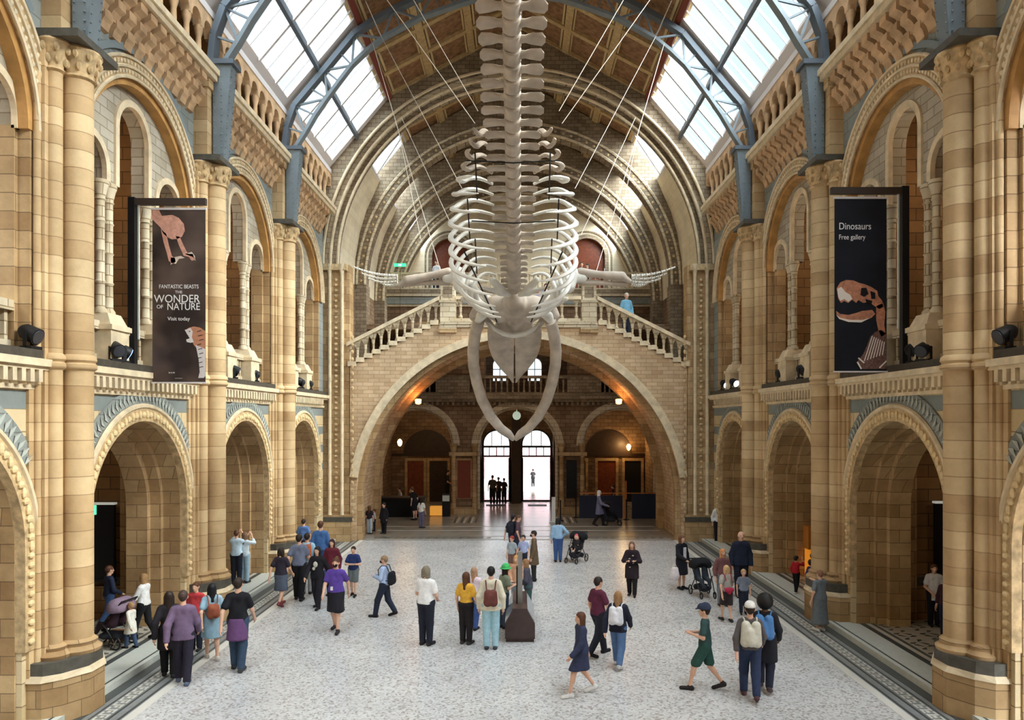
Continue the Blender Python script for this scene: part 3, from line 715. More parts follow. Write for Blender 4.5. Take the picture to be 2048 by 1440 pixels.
# ================================================================== STAIR BRIDGE
def bz(x): return 9.05-max(0, abs(x)-3.25)*.5
r = empty('stair_bridge', (0, 33.2, 0), label='brick stair bridge with a great round arch spanning the far end of the hall', cat='bridge')
TBr = lambda x, w_, z: (x, 30.95+w_, z)
MB(TBr).panel(-6.95, 6.95, 0, bz, [(0, 6.72, 0, 1.69)], 0, 4.55, n=64, steps=3).build('arch_body', M['bridge'], r)
MB(TBr).ring(0, 1.69, 6.70, 7.02, -.10, .02, 60, math.radians(8), PI-math.radians(8)).build('arch_moulding', M['cream'], r)
MB(TBr).ring(0, 1.69, 6.52, 6.72, .25, .6, 56, 0, PI, zb=0).build('inner_order', M['stone'], r)
MB(TBr).ring(0, 1.69, 6.45, 6.72, 3.6, 4.3, 48, 0, PI, zb=0).build('inner_order', M['stone'], r)
mb = MB(TBr)
for q in (-1, 1):
    for i in range(26): mb.lump((q*6.84, -.1, .9+i*.3), (.07, .04, .1), 5)
mb.build('carving', M['carved'], r)
mb = MB(TBr).box(-3.2, 3.2, -.12, .3, 8.95, 9.08).box(-3.2, 3.2, -.07, .3, 8.82, 8.95)
mb.build('landing_course', M['pale'], r)
n = 11
for q in (-1, 1):
    mb = MB(TBr)      # stair treads climbing to the landing, and their cut ends on the face
    for i in range(n):
        x0 = 3.3+i*.34; z = bz(x0)
        a, b_ = sorted((q*x0, q*(x0+.34)))
        mb.box(a, b_, -.05, 4.5, z-.10, z+.09)
    mb.build('stair_tread', M['cream'], r)
def newel(x, rr):
    s_ = MB(TBr).box(x-.36, x+.36, -.1, .62, 8.75, 8.85).box(x-.34, x+.34, -.08, .6, 8.87, 8.97).box(x-.31, x+.31, -.05, .57, 8.97, 9.85).box(x-.35, x+.35, -.09, .61, 9.85, 9.95)
    s_.box(x-.29, x+.29, -.03, .55, 9.95, 10.62).box(x-.36, x+.36, -.1, .62, 10.62, 10.78)
    s_.build('newel', M['pale'], rr)
    MB(TBr).box(x-.19, x+.19, -.045, .0, 10.06, 10.5).build('newel_panel', M['archgrey'], rr)
    MB(TBr).box(x-.37, x+.37, -.11, .63, 8.6, 8.76).build('newel_foot', M['stone'], rr)
br = empty('stone_balustrade', (0, 31.1, 8.6), label='pale stone balustrade with newel posts running up and over the stair bridge', cat='balustrade')
for x in (-2.92, 2.92): newel(x, br)
mb = MB(TBr)
mb.box(-2.6, 2.6, .0, .3, 9.98, 10.12)
for q in (-1, 1):
    a = (q*3.25, .15, 10.05); b_ = (q*7.1, .15, 10.05-3.85*.5)
    mb.hexa([(a[0],-.02,a[2]-.08),(b_[0],-.02,b_[2]-.08),(b_[0],.32,b_[2]-.08),(a[0],.32,a[2]-.08),(a[0],-.02,a[2]+.08),(b_[0],-.02,b_[2]+.08),(b_[0],.32,b_[2]+.08),(a[0],.32,a[2]+.08)])
mb.build('handrail', M['cream'], br)
def baluster(x, z0, h, parent):
    cs = MB(); k = h/.78
    cs.lathe(x, 31.1, [(.085, z0), (.085, z0+.1*k), (.05, z0+.14*k), (.045, z0+.22*k), (.055, z0+.42*k), (.075, z0+.52*k), (.05, z0+.56*k), (.09, z0+.66*k)], 8)
    cs.box(x-.10, x+.10, 31.02, 31.18, z0+.66*k, z0+.80*k)
    cs.build('baluster', M['pale'], parent, True)
for i in range(9):
    x = -2.4+.6*i; 
    if True: baluster(x, 9.2, .80, br)
MB(TBr).box(-2.6, 2.6, .02, .3, 9.08, 9.2).build('plinth_course', M['pale'], br)
for q in (-1, 1):
    for i in range(12):
        x = q*(3.42+.325*i); baluster(x, bz(x)+.09, .80, br)
# spandrel strip with small round heads between the balusters
for q in (-1, 1):
    mb = MB(TBr)
    for i in range(12):
        x = q*(3.42+.325*i); z = bz(x)+.09+.58; d = -.5*.16
        for e in (-1, 1):
            x1 = x+e*.165; zt1 = 10.05-(abs(x1)-3.25)*.5-.06
            mb.hexa([(x+e*.05,.06,z-.02),(x1,.06,zt1-.03),(x1,.24,zt1-.03),(x+e*.05,.24,z-.02),(x+e*.05,.06,10.05-(abs(x)-3.25)*.5-.04),(x1,.06,zt1),(x1,.24,zt1),(x+e*.05,.24,10.05-(abs(x)-3.25)*.5-.04)])
    mb.build('spandrel_strip', M['pale'], br)
# ================================================================== ENTRANCE VESTIBULE below and behind the bridge
TV = lambda x, w_, z: (x, 40+w_, z)
r = empty('wall_vestibule', (0, 40, 0)); r.name = 'wall_far.002'; tag(r, kind='structure')
ops = [(-5.45, 2.0, 0, 3.65), (-.05, 2.15, 0, 3.55), (5.4, 2.0, 0, 3.65)]
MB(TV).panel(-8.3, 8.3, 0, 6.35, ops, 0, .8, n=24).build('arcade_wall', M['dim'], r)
mb = MB(TV)
for c, a, _, z in ops:
    mb.ring(c, z, a, a+.32, -.10, .05, 24); mb.ring(c, z, a-.12, a, .15, .5, 24, zb=.2)
mb.build('arch_rings', M['pale'], r)
mb = MB(TV)
for x in (-2.9, 2.85):
    for q in (-.55, .55): mb.lathe(x+q, -.1, [(.2, 0), (.2, .3), (.13, .4), (.12, 3.3), (.18, 3.55), (.22, 3.75)], 12)
    mb.box(x-.78, x+.78, -.28, .02, 3.1, 3.3).box(x-.7, x+.7, -.25, .02, 0, .35)
mb.build('half_columns', M['stone'], r, True)
MB(TV).box(-3.32, -2.48, -.06, .0, .8, 2.95).build('niche_frame', M['stone'], r)
MB(TV).box(-3.25, -2.55, -.09, -.02, .85, 2.85).build('niche_panel', M['red'], r)
MB(TV).box(2.55, 3.1, -.09, -.02, .85, 2.85).build('niche_dark', M['black'], r)
mb = MB(TV).box(-8.3, 8.3, -.35, .4, 6.1, 6.35).box(-8.3, 8.3, -.25, .4, 5.95, 6.1)
for i in range(60): mb.box(-8.2+i*.275, -8.08+i*.275, -.22, 0, 5.8, 5.96)
mb.build('cornice', M['archgrey'], r)
# balcony balustrade over the arches and the gallery above it
r = empty('balcony_balustrade', (0, 40, 6.35), label='grey stone balcony balustrade above the three entrance arches', cat='balustrade')
mb = MB(TV).box(-8.2, 8.2, -.2, .15, 7.22, 7.36).box(-8.2, 8.2, -.15, .1, 6.36, 6.48); mb.build('rail', M['archgrey'], r)
for x in (-3.5, 3.5, -7.4, 7.4): MB(TV).box(x-.9, x+.9, -.18, .12, 6.48, 7.22).build('solid_panel', M['archgrey'], r)
for x in [v for v in np.arange(-2.4, 2.5, .3)]+[v for v in np.arange(4.6, 6.4, .26)]+[v for v in np.arange(-6.3, -4.5, .26)]:
    MB().lathe(x, 39.97, [(.07, 6.48), (.05, 6.6), (.045, 6.9), (.07, 7.0), (.06, 7.24)], 6).build('baluster', M['archgrey'], r, True)
r = empty('wall_far.003', (0, 43, 6.35)); tag(r, kind='structure')
mb = MB(TV)
for x in (-3.4, 3.4): mb.box(x-.75, x+.75, .3, 1.1, 6.35, 9.4)
for x in (-1.95, 1.85): mb.box(x-.12, x+.12, .3, .9, 6.35, 9.4)
mb.build('gallery_pillar', M['dim'], r)
MB(TV).box(-8.3, 8.3, .8, 12, 6.1, 6.35).build('balcony_floor', M['dim'], r)
# outer (street) wall with two tall doors
TD = lambda x, w_, z: (x, 46+w_, z)
r = empty('wall_front', (0, 46, 0)); tag(r, kind='structure')
ops = [(-1.35, .88, 0, 3.55), (1.1, .95, 0, 3.5)]
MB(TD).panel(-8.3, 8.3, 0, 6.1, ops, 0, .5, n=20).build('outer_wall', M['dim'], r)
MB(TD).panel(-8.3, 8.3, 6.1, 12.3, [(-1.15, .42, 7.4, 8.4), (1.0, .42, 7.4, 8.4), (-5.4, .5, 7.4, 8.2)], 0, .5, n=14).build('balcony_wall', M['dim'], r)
mb = MB(TD)
for c in (-5.6, 5.5):
    mb.ring(c, 2.95, 0, 1.45, -.04, .0, 18); mb.box(c-2.4, c+2.4, -.12, .0, 2.8, 2.95)
mb.build('lunette', M['darkwood'], r)
for i, (c, hw, m_) in enumerate(((-6.3, .5, 'wood'), (-4.9, .55, 'darkwood'), (3.6, .5, 'black'), (5.4, .55, 'wood'), (7.0, .5, 'black'))):
    d = MB(TD).box(c-hw, c+hw, -.08, .0, 0, 2.5).build('door_%d' % (5+i), M[m_]); tag(d, kind='structure')
    MB(TD).box(c-hw-.16, c-hw, -.14, 0, 0, 2.66).box(c+hw, c+hw+.16, -.14, 0, 0, 2.66).box(c-hw, c+hw, -.14, 0, 2.5, 2.66).build('door_frame', M['stone'], r)
for i, (c, a, _, z) in enumerate(ops):
    d = empty('door_%d' % (1+i), (c, 46.2, 0)); tag(d, kind='structure')
    T = lambda x, w_, z_, c=c: (c+x, 46.2+w_, z_)
    mb = MB(T).ring(0, z, a-.10, a, -.08, .08, 20, zb=0)
    mb.box(-a, a, -.07, .07, 3.3, 3.42).box(-a, a, -.07, .07, 2.72, 2.82).box(-.03, .03, -.05, .05, 2.8, 3.35)
    for x in (-.45, .45): mb.box(x-.025, x+.025, -.05, .05, 2.8, 3.35)
    mb.box(-a, a, -.05, .05, .0, .08)
    mb.build('door_frame', M['darkwood'], d)
    mb = MB(T)
    for x in (-.3, .3): mb.box(x-.02, x+.02, -.03, .03, 3.4, z+.85)
    mb.build('fanlight_bar', M['steel'], d)
    MB(T).panel(-a+.06, a-.06, 2.8, 2.9, [], -.01, .01).ring(0, z, 0, a-.08, -.01, .01, 16).build('fanlight_glass', M['glass'], d)
    for q in (-1, 1):           # the two leaves folded back against the reveals
        MB(T).box(min(q*(a-.14), q*(a-.08)), max(q*(a-.14), q*(a-.08)), -.9, -.1, .1, 2.7).build('door_leaf', M['darkwood'], d)
MB().box(-.42, .14, 44.9, 46.0, 0, 5.2).box(-2.75, -2.28, 45.2, 46, 0, 4.6).box(2.1, 2.6, 45.2, 46, 0, 4.6).build('door_reveal', M['darkwood'], r)
for x in (-1.35, 1.1):
    m = MB().box(x-.55, x+.55, 43.7, 44.3, .0, .03).build('door_mat', M['black']); tag(m, 'black mat lying inside the %s street door' % ('left' if x < 0 else 'right'), 'mat', 'entrance door mats')
for i, (x, hw) in enumerate(((-1.15, .42), (1.0, .42), (-5.4, .5))):
    b = empty('window_%d' % (30+i), (x, 46.2, 8)); tag(b, kind='structure')
    MB().box(x-hw, x+hw, 46.25, 46.27, 7.4, 8.82).build('glass_pane', M['glass'], b)
    MB().box(x-.02, x+.02, 46.2, 46.3, 7.4, 8.82).box(x-hw, x+hw, 46.2, 46.3, 8.1, 8.14).build('frame', M['darkwood'], b)
# outside: street with a pink hoarding beyond the doors
b = MB().box(-7, 7, 64, 64.3, 0, 2.5).build('street_hoarding', mat('pink_hoarding', (214,158,164), .8)); tag(b, 'pink hoarding standing across the street beyond the open doors', 'hoarding')
b = MB().box(-6, -1.5, 70, 71, 0, 9).box(2.5, 9, 70, 71, 0, 7).build('street_building', mat('pale_facade', (150,150,150), .8)); tag(b, 'pale building seen through the fanlights beyond the hoarding', 'building')
for s in (-1, 1):
    b = MB().box(s*8.25-.1, s*8.25+.1, 46, 51, 0, 12.3).build('wall_street_return', M['dim']); b.name = 'wall_front.%03d' % (s+2); tag(b, kind='structure')
l = point('wall_lamp_light', (6.35, 45.4, 3.5), 25, (1, .62, .25)); l2 = point('wall_lamp_light', (-6.0, 41.6, 3.9), 12, (1, .7, .35))
def lampthing(x, y, z, label):
    t = empty('wall_lamp', (x, y, z), label=label, cat='lamp', group='warm wall lamps in the vestibule')
    MB().lathe(x, y, [(.03, z-.2), (.10, z-.12), (.14, z+.05), (.08, z+.16), (.02, z+.2)], 12).build('glass_shade', mat('warm_lamp_glass', (255,200,120), .4, emit=(255,190,100), es=9), t, True)
    MB().box(x-.03, x+.03, y, 46 if y > 44 else y+.5, z-.03, z+.03).build('bracket', M['darkwood'], t)
lampthing(6.7, 45.6, 3.35, 'warm glowing wall lamp above the dark doorways right of the entrance')
lampthing(-6.55, 41.4, 3.75, 'small bright lamp in the left entrance archway')
for q, z, lb in ((-1, 1, 'left'), (1, 1, 'right')):      # orange uplights on the bridge soffit and by the central arch
    x = q*4.6; point('uplight', (x, 34.3, 6.0), 7, (1, .55, .22)); 
    t = MB().lathe(x, 34.4, [(.05, 5.72), (.13, 5.76), (.15, 5.94), (.11, 5.96)], 10).build('uplighter', mat('orange_lamp_glass', (255,170,90), .4, emit=(255,150,70), es=6), None, True)
    tag(t, 'small orange uplighter under the %s haunch of the bridge arch' % lb, 'lamp', 'uplighters under the bridge arch')
    point('uplight', (q*2.0-.05, 41.6, 4.3), 7, (1, .65, .3))
g = MB().lathe(-.1, 41.3, [(.0, 5.0), (.12, 5.03), (.2, 5.12), (.23, 5.24), (.2, 5.36), (.12, 5.45), (.03, 5.47), (.012, 5.55), (.012, 6.1)], 18).build('globe_lamp', mat('milky_globe', (190,206,190), .4, emit=(200,220,200), es=.25), None, True)
tag(g, 'round pale grey-green globe hanging in the central entrance arch', 'lamp')

# ================================================================== banners, spotlights, displays
def text_mesh(body, size, loc, m, parent, align='CENTER', name='lettering', rot=(PI/2, 0, 0), sx=1):
    cu = bpy.data.curves.new('t', 'FONT'); cu.body = body; cu.size = size; cu.align_x = align; cu.extrude = .002
    o = bpy.data.objects.new('t', cu); COL.objects.link(o)
    dg = bpy.context.evaluated_depsgraph_get(); me = bpy.data.meshes.new_from_object(o.evaluated_get(dg))
    bpy.data.objects.remove(o)
    me.transform(Matrix.Translation(loc) @ Matrix.Rotation(rot[2], 4, 'Z') @ Matrix.Rotation(rot[0], 4, 'X') @ Matrix.Diagonal((sx, 1, 1, 1)))
    me.materials.clear()
    return link_mesh(me, name, m, parent)
BD = 15.9
def bpt(px, py): return W(px, py, BD)
def banner(side, x0, x1, y0, y1, post, label, m):
    s = side
    X0, _, Z1 = bpt(x0, y0); X1, _, Z0 = bpt(x1, y1)
    t = empty('hanging_banner', ((X0+X1)/2, BD, 6.15), label=label, cat='banner', group='tall banners on the side walls')
    MB().box(X0, X1, BD-.006, BD+.006, Z0, Z1).build('printed_cloth', m, t)
    px = s*8.18
    MB().box(px-.07, px+.07, BD-.07, BD+.07, 6.15, Z1+.26).build('post', M['black'], t)
    a, b_ = sorted((px, s*6.62)); MB().box(a, b_, BD-.05, BD+.05, Z1+.10, Z1+.24).build('arm', mat('dark_brown_steel', (62,50,44), .5), t)
    MB().box(X0-.02, X1+.02, BD-.02, BD+.02, Z1, Z1+.045).build('batten', M['rafter'], t); MB().box(X0-.02, X1+.02, BD-.02, BD+.02, Z0-.03, Z0).build('batten', M['rafter'], t)
    q = px-s*.13; MB().box(q-.015, q+.015, BD-.02, BD+.02, Z0+.9, Z1+.1).build('cord', M['slab'], t)
    return t, X0, X1, Z0, Z1
def cloth_mat(name, c1, c2):
    m = mat(name, c1, .7); n = m.node_tree; g = n.nodes.new('ShaderNodeTexCoord'); t = n.nodes.new('ShaderNodeTexNoise'); t.inputs['Scale'].default_value = 1.2
    r_ = n.nodes.new('ShaderNodeValToRGB'); r_.color_ramp.elements[0].color = (*lin(c1), 1); r_.color_ramp.elements[1].color = (*lin(c2), 1)
    r_.color_ramp.elements[0].position = .35; r_.color_ramp.elements[1].position = .7
    n.links.new(g.outputs['Object'], t.inputs['Vector']); n.links.new(t.outputs['Fac'], r_.inputs['Fac']); n.links.new(r_.outputs['Color'], n.nodes['Principled BSDF'].inputs['Base Color']); return m
def flat(name, m, parent, *polys, dy=.012, smooth_n=0):
    mb = MB()
    for P in polys:
        vs = [bpt(*p) for p in P]; n = len(vs)
        mb.add([(v[0], BD-dy, v[2]) for v in vs]+[(v[0], BD-dy+.004, v[2]) for v in vs], [tuple(range(n)), tuple(range(n, 2*n))]+[(i, (i+1) % n, n+(i+1) % n, n+i) for i in range(n)])
    return mb.build(name, m, parent)
t, X0, X1, Z0, Z1 = banner(-1, 305, 411, 420, 764, 268, 'tall brown banner reading FANTASTIC BEASTS THE WONDER OF NATURE with a tiger, left wall', cloth_mat('banner_brown', (44,32,28), (98,80,70)))
WH = mat('banner_white', (236,232,226), .7)
tx = (X0+X1)/2
def line(body, py, size, dx=0, sx=1, m=WH): text_mesh(body, size, (tx+dx, BD-.012, bpt(0, py)[2]), m, t, sx=sx)
line('FANTASTIC BEASTS', 577, .115, sx=.84); line('THE', 587, .085); line('WONDER', 605, .235, -.04, sx=.92); line('OF', 617, .11, -.40); line('NATURE', 620, .215, .1, sx=.85); line('Visit today', 641, .11)
line('N H M', 747, .045, -.15); line('............', 757, .06)
flat('reaching_ape_print', mat('print_pink_fur', (204,150,130), .8, noise=.2, nscale=14), t,
     [(303,420),(318,420),(324,432),(345,430),(358,436),(368,448),(370,462),(364,474),(355,478),(344,479),(334,474),(326,466),(322,456),(312,446),(304,438)],
     [(322,458),(333,468),(338,490),(344,512),(350,516),(352,524),(346,528),(338,522),(334,506),(328,486)],
     [(352,472),(360,474),(368,492),(376,508),(386,508),(390,520),(384,522),(378,514),(368,512),(358,490)])
flat('paw_print', mat('print_pale', (214,196,178), .8), t, [(342,516),(362,512),(370,516),(358,518),(352,528),(346,526),(342,530)], [(370,508),(384,504),(390,512),(391,522),(386,514),(380,512)])
flat('tiger_print', mat('print_tiger_orange', (186,128,98), .8, noise=.15, nscale=18), t,
     [(372,662),(377,656),(388,653),(400,655),(411,662),(411,700),(404,706),(396,700),(388,690),(382,678),(374,668)])
flat('tiger_white', mat('print_tiger_white', (214,204,200), .8, noise=.1, nscale=18), t,
     [(370,660),(382,656),(386,664),(384,674),(388,684),(382,686),(374,684),(373,679),(380,677),(376,670)], [(392,690),(411,698),(411,752),(408,756),(397,756),(400,744),(398,720)], dy=.015)
for i in range(9):
    a = bpt(394+2*(i % 3), 664+i*9); MB().hexa([(a[0], BD-.02, a[2]), (a[0]+.10, BD-.02, a[2]+.025), (a[0]+.10, BD-.016, a[2]+.025), (a[0], BD-.016, a[2]), (a[0]+.02, BD-.02, a[2]+.02), (a[0]+.10, BD-.02, a[2]+.04), (a[0]+.10, BD-.016, a[2]+.04), (a[0]+.02, BD-.016, a[2]+.02)]).build('printed_stripe', M['darkwood'], t)
a = bpt(380, 663); MB().lump((a[0], BD-.018, a[2]), (.018, .004, .012), 6).build('printed_eye', M['black'], t)
t, X0, X1, Z0, Z1 = banner(1, 1669, 1773, 398, 742, 1812, 'tall black banner reading Dinosaurs Free gallery with a dinosaur skull, right wall', cloth_mat('banner_navy', (14,15,22), (26,28,38)))
text_mesh('Dinosaurs', .205, (bpt(1677, 0)[0], BD-.012, bpt(0, 459)[2]), WH, t, 'LEFT', sx=.82)
text_mesh('Free gallery', .15, (bpt(1677, 0)[0], BD-.012, bpt(0, 479)[2]), WH, t, 'LEFT', sx=.80)
SK = mat('print_bone_orange', (188,126,96), .8, noise=.3, nscale=12); SW = mat('print_bone_white', (236,222,206), .8)
flat('skull_print', SK, t, [(1673,577),(1680,565),(1692,560),(1706,561),(1718,566),(1730,569),(1742,574),(1754,582),(1756,592),(1764,602),(1766,614),(1758,618),(1748,612),(1738,604),(1726,606),(1716,600),(1712,606),(1704,600),(1696,606),(1688,602),(1682,606),(1676,598)],
     [(1672,622),(1680,628),(1696,630),(1712,626),(1724,622),(1744,620),(1750,628),(1742,636),(1722,642),(1696,641),(1680,636),(1673,630)],
     [(1752,612),(1766,606),(1770,624),(1768,650),(1771,668),(1762,674),(1756,660),(1752,640)])
flat('skull_shine', SW, t, [(1674,578),(1682,574),(1690,584),(1700,590),(1704,598),(1696,604),(1688,598),(1680,602),(1676,594)], [(1672,630),(1680,636),(1700,640),(1724,640),(1740,636),(1722,645),(1696,644),(1678,638)], dy=.016)
flat('skull_opening', M['black'], t, [(1722,576),(1732,576),(1736,588),(1728,594),(1720,590)], [(1740,582),(1750,586),(1750,598),(1742,598)], [(1730,598),(1744,602),(1742,610),(1732,606)], dy=.018)
flat('ribcage_print', mat('print_rib_brown', (116,84,74), .8, noise=.4, nscale=30), t, [(1750,664),(1762,660),(1772,668),(1772,738),(1724,738),(1714,724),(1726,708),(1734,690),(1740,674)])
mb = MB()
for i in range(7):
    a = bpt(1744+i*4, 672+i*2); c_ = bpt(1728+i*6, 722-i*2); mb.bar((a[0], BD-.017, a[2]), (c_[0], BD-.017, c_[2]), .02, .004, (0, 1, 0))
for (p, q) in (((1714,724),(1722,738)), ((1716,716),(1728,726)), ((1758,736),(1772,722))):
    a = bpt(*p); c_ = bpt(*q); mb.bar((a[0], BD-.017, a[2]), (c_[0], BD-.017, c_[2]), .03, .004, (0, 1, 0))
mb.build('rib_lines', SW, t)

def spot(px, py, X, col, label, es=8, yaw=0, z=6.15):
    s = 1 if px > CX else -1; D = X*FP/abs(px-CX); t = empty('stage_spotlight', (s*X, D, z), yaw, label=label, cat='spotlight', group='spotlights standing on the ledges')
    L = lambda mb, n, m, sm=False: mb.build(n, m, t, sm, local=True)
    L(MB().box(-.13, .13, -.1, .1, 0, .05), 'base', M['black'])
    L(MB().box(-.15, -.13, -.03, .03, .04, .3).box(.13, .15, -.03, .03, .04, .3).box(-.15, .15, -.03, .03, .04, .06), 'yoke', M['black'])
    L(MB().tube([(0, .16, .34), (0, .1, .3), (0, -.12, .2)], [.08, .13, .14], 14), 'housing', M['black'], True)
    L(MB().tube([(0, -.115, .204), (0, -.135, .194)], [.12, .118], 14), 'lens', mat('lens_'+col[3], col[:3], .3, emit=col[:3], es=es), True)
BL = (120,170,255,'blue'); TE_ = (90,190,200,'teal'); WT = (235,240,255,'white'); DK = (60,60,66,'dark')
spot(245, 712, 8.05, BL, 'spotlight with a blue lens at the foot of the left banner post', 2, 2.4)
spot(232, 730, 7.95, DK, 'black unlit spotlight left of the blue one, beside the tallest left column', 0, 1.0)
spot(508, 752, 8.05, TE_, 'teal-lit spotlight on the left ledge of the middle bay', 2, 2.6)
spot(468, 748, 8.0, DK, 'black unlit spotlight on the left ledge beside the second column', 0, 2.0)
spot(617, 770, 8.05, BL, 'pale blue spotlight on the left ledge near the bridge', 2, 2.6)
spot(600, 765, 8.0, DK, 'small black spotlight on the left ledge nearest the bridge', 0, 2.6)
spot(1829, 705, 8.05, (70,120,255,'deepblue'), 'spotlight glowing deep blue at the foot of the right banner post', 6, .4)
spot(1848, 712, 8.0, DK, 'black unlit spotlight right of the deep blue one', 0, -1.0)
spot(1562, 752, 8.05, WT, 'white glowing spotlight on the right ledge of the middle bay', 8, .5)
spot(1605, 755, 8.0, DK, 'black unlit spotlight on the right ledge right of the white one', 0, .4)
spot(1449, 773, 8.0, WT, 'brightest white spotlight on the right ledge nearest the bridge', 9, .4)
spot(1468, 773, 8.05, WT, 'second white spotlight on the right ledge near the bridge', 3, .5)
spot(62, 712, 7.95, DK, 'black spotlight on the left ledge at the left edge of the photo', 0, 1.5)
spot(2010, 706, 7.95, DK, 'black spotlight on the right ledge at the right edge of the photo', 0, -1.5)

def screen(s, D, X, z0, z1, label, wd=.5):
    t = empty('wall_screen', (s*X, D, z0), label=label, cat='panel', group='tall black panels in the alcoves')
    MB().box(s*X-wd/2, s*X+wd/2, D-.06, D+.04, z0, z1).build('panel_board', M['black'], t)
    MB().box(s*X-wd/2-.03, s*X+wd/2+.03, D-.10, D+.04, z1, z1+.05).build('light_strip', mat('light_strip', (225,225,215), .4, emit=(240,240,230), es=.12), t)
    MB().box(s*X-wd/2-.03, s*X+wd/2+.03, D-.08, D+.04, z0-.06, z0).build('shelf_edge', M['black'], t)
screen(-1, 18.22, 10.05, 1.15, 2.95, 'tall black panel with a light strip in the nearest left alcove')
screen(1, 18.22, 10.35, 1.15, 2.98, 'tall black panel with a light strip in the nearest right alcove')
screen(-1, 24.12, 9.3, 1.15, 3.1, 'tall black panel in the middle left alcove, behind the couple taking a picture')
screen(1, 24.12, 9.35, 1.15, 3.1, 'tall black panel in the middle right alcove')
screen(-1, 30.02, 8.75, 1.15, 3.1, 'narrow black panel in the farthest left alcove', .35)
screen(1, 30.02, 8.75, 1.15, 3.1, 'narrow black panel in the farthest right alcove', .35)
t = empty('exhibit_plinth', (9.35, 23.6, .13), label='glowing orange exhibit plinth in the middle right alcove', cat='exhibit')
MB().box(9.0, 9.75, 23.2, 23.8, .13, 1.0).build('case', mat('orange_case', (206,130,40), .6, emit=(230,140,40), es=.25), t); MB().box(8.95, 9.8, 23.15, 23.85, 1.0, 1.7).build('back_board', mat('amber_board', (190,120,50), .6), t)
def exit_sign(px, py, D, w, label):
    x, y, z = W(px, py, D); t = empty('exit_sign', (x, y, z), label=label, cat='sign', group='green emergency exit signs')
    MB().box(x-w/2, x+w/2, y-.03, y+.03, z-.09, z+.09).build('sign_box', mat('exit_green', (60,200,130), .5, emit=(50,190,120), es=1.3), t)
    MB().box(x-.008, x+.008, y-.008, y+.008, z+.09, 5.4).build('cord', M['black'], t)
    E = mat('exit_white', (240,255,245), .5, emit=(240,255,245), es=1.2)
    mb = MB(); mb.lump((x-.06, y-.034, z+.045), (.014, .004, .016), 6); mb.bar((x-.06, y-.034, z+.03), (x-.05, y-.034, z-.02), .022, .004, (0, 1, 0)); mb.bar((x-.05, y-.034, z-.02), (x-.09, y-.034, z-.06), .014, .004, (0, 1, 0)); mb.bar((x-.05, y-.034, z-.02), (x-.02, y-.034, z-.06), .014, .004, (0, 1, 0)); mb.bar((x-.06, y-.034, z+.02), (x-.02, y-.034, z+.0), .01, .004, (0, 1, 0))
    mb.box(x+.02, x+.07, y-.036, y-.032, z-.06, z+.05)
    mb.build('running_figure', E, t)
exit_sign(183, 1020, 14.6, .16, 'green exit sign hanging in the nearest left arch beside the column')
exit_sign(1901, 1007, 14.3, .24, 'green exit sign hanging in the nearest right arch beside the column')
exit_sign(800, 530, 43.4, .7, 'green exit sign on the far gallery behind the left flipper')

# sanitiser stand
x, y, _ = W(400, 1218, 7500/(1218-840)); t = empty('sanitiser_stand', (x, y, 0), label='black and white hand sanitiser dispenser stand beside the second left column', cat='stand')
MB().box(x-.2, x+.2, y-.15, y+.15, 0, .03).build('foot', M['black'], t); MB().box(x-.03, x+.03, y-.02, y+.02, .03, 1.0).build('pole', M['steel'], t)
MB().box(x-.1, x+.1, y-.1, y+.05, .95, 1.05).build('drip_tray', mat('white_plastic', (235,235,235), .4), t); MB().box(x-.13, x+.13, y-.04, y+.06, 1.05, 1.42).build('dispenser', mat('white_plastic', (235,235,235), .4), t)
MB().lathe(x, y-.04, [(.06, 1.16), (.07, 1.2), (.07, 1.3), (.05, 1.34)], 12).build('bottle_window', M['black'], t)
# gabled donation case with a steel post
D0 = 16.85; x0, _, _ = W(1010, 1285, D0); x1, _, _ = W(1070, 1285, D0); xc = (x0+x1)/2
t = empty('display_case', (xc, D0+.8, 0), label='dark brown gabled display case with sloping glass in the middle of the hall', cat='display case')
P = [(x0, .08), (x1, .08), (x1, .42), (xc+.17, .72), (xc-.17, .72), (x0, .42)]
CB = mat('brown_case_wood', (74,58,54), .35, noise=.1)
MB().prism(P, D0, D0+.06, 1).build('gable_end', CB, t); MB().prism(P, D0+1.7, D0+1.76, 1).build('gable_end', CB, t)
MB().box(x0+.02, x1-.02, D0+.04, D0+1.72, 0, .10).box(x0, x1, D0-.01, D0+1.76, .10, .13).build('base', CB, t)
MB().box(x0, x1, D0+.06, D0+1.7, .13, .42).build('body', CB, t)
mb = MB()
for q in (-1, 1):
    a = x0 if q < 0 else x1; b_ = xc+q*.17
    mb.hexa([(a,D0+.06,.42),(b_,D0+.06,.72),(b_,D0+1.7,.72),(a,D0+1.7,.42),(a,D0+.06,.44),(b_,D0+.06,.74),(b_,D0+1.7,.74),(a,D0+1.7,.44)])
mb.build('sloping_glass', mat('grey_case_glass', (150,160,170), .12, spec=.8), t)
MB().box(xc-.17, xc+.17, D0, D0+1.76, .72, .76).build('ridge', CB, t)
MB().box(xc-.055, xc+.055, D0+.5, D0+.6, .76, 1.95).build('post', M['steel'], t)
MB().box(xc-.085, xc-.055, D0+.45, D0+.65, .76, 1.6).build('sign_blade', M['black'], t)
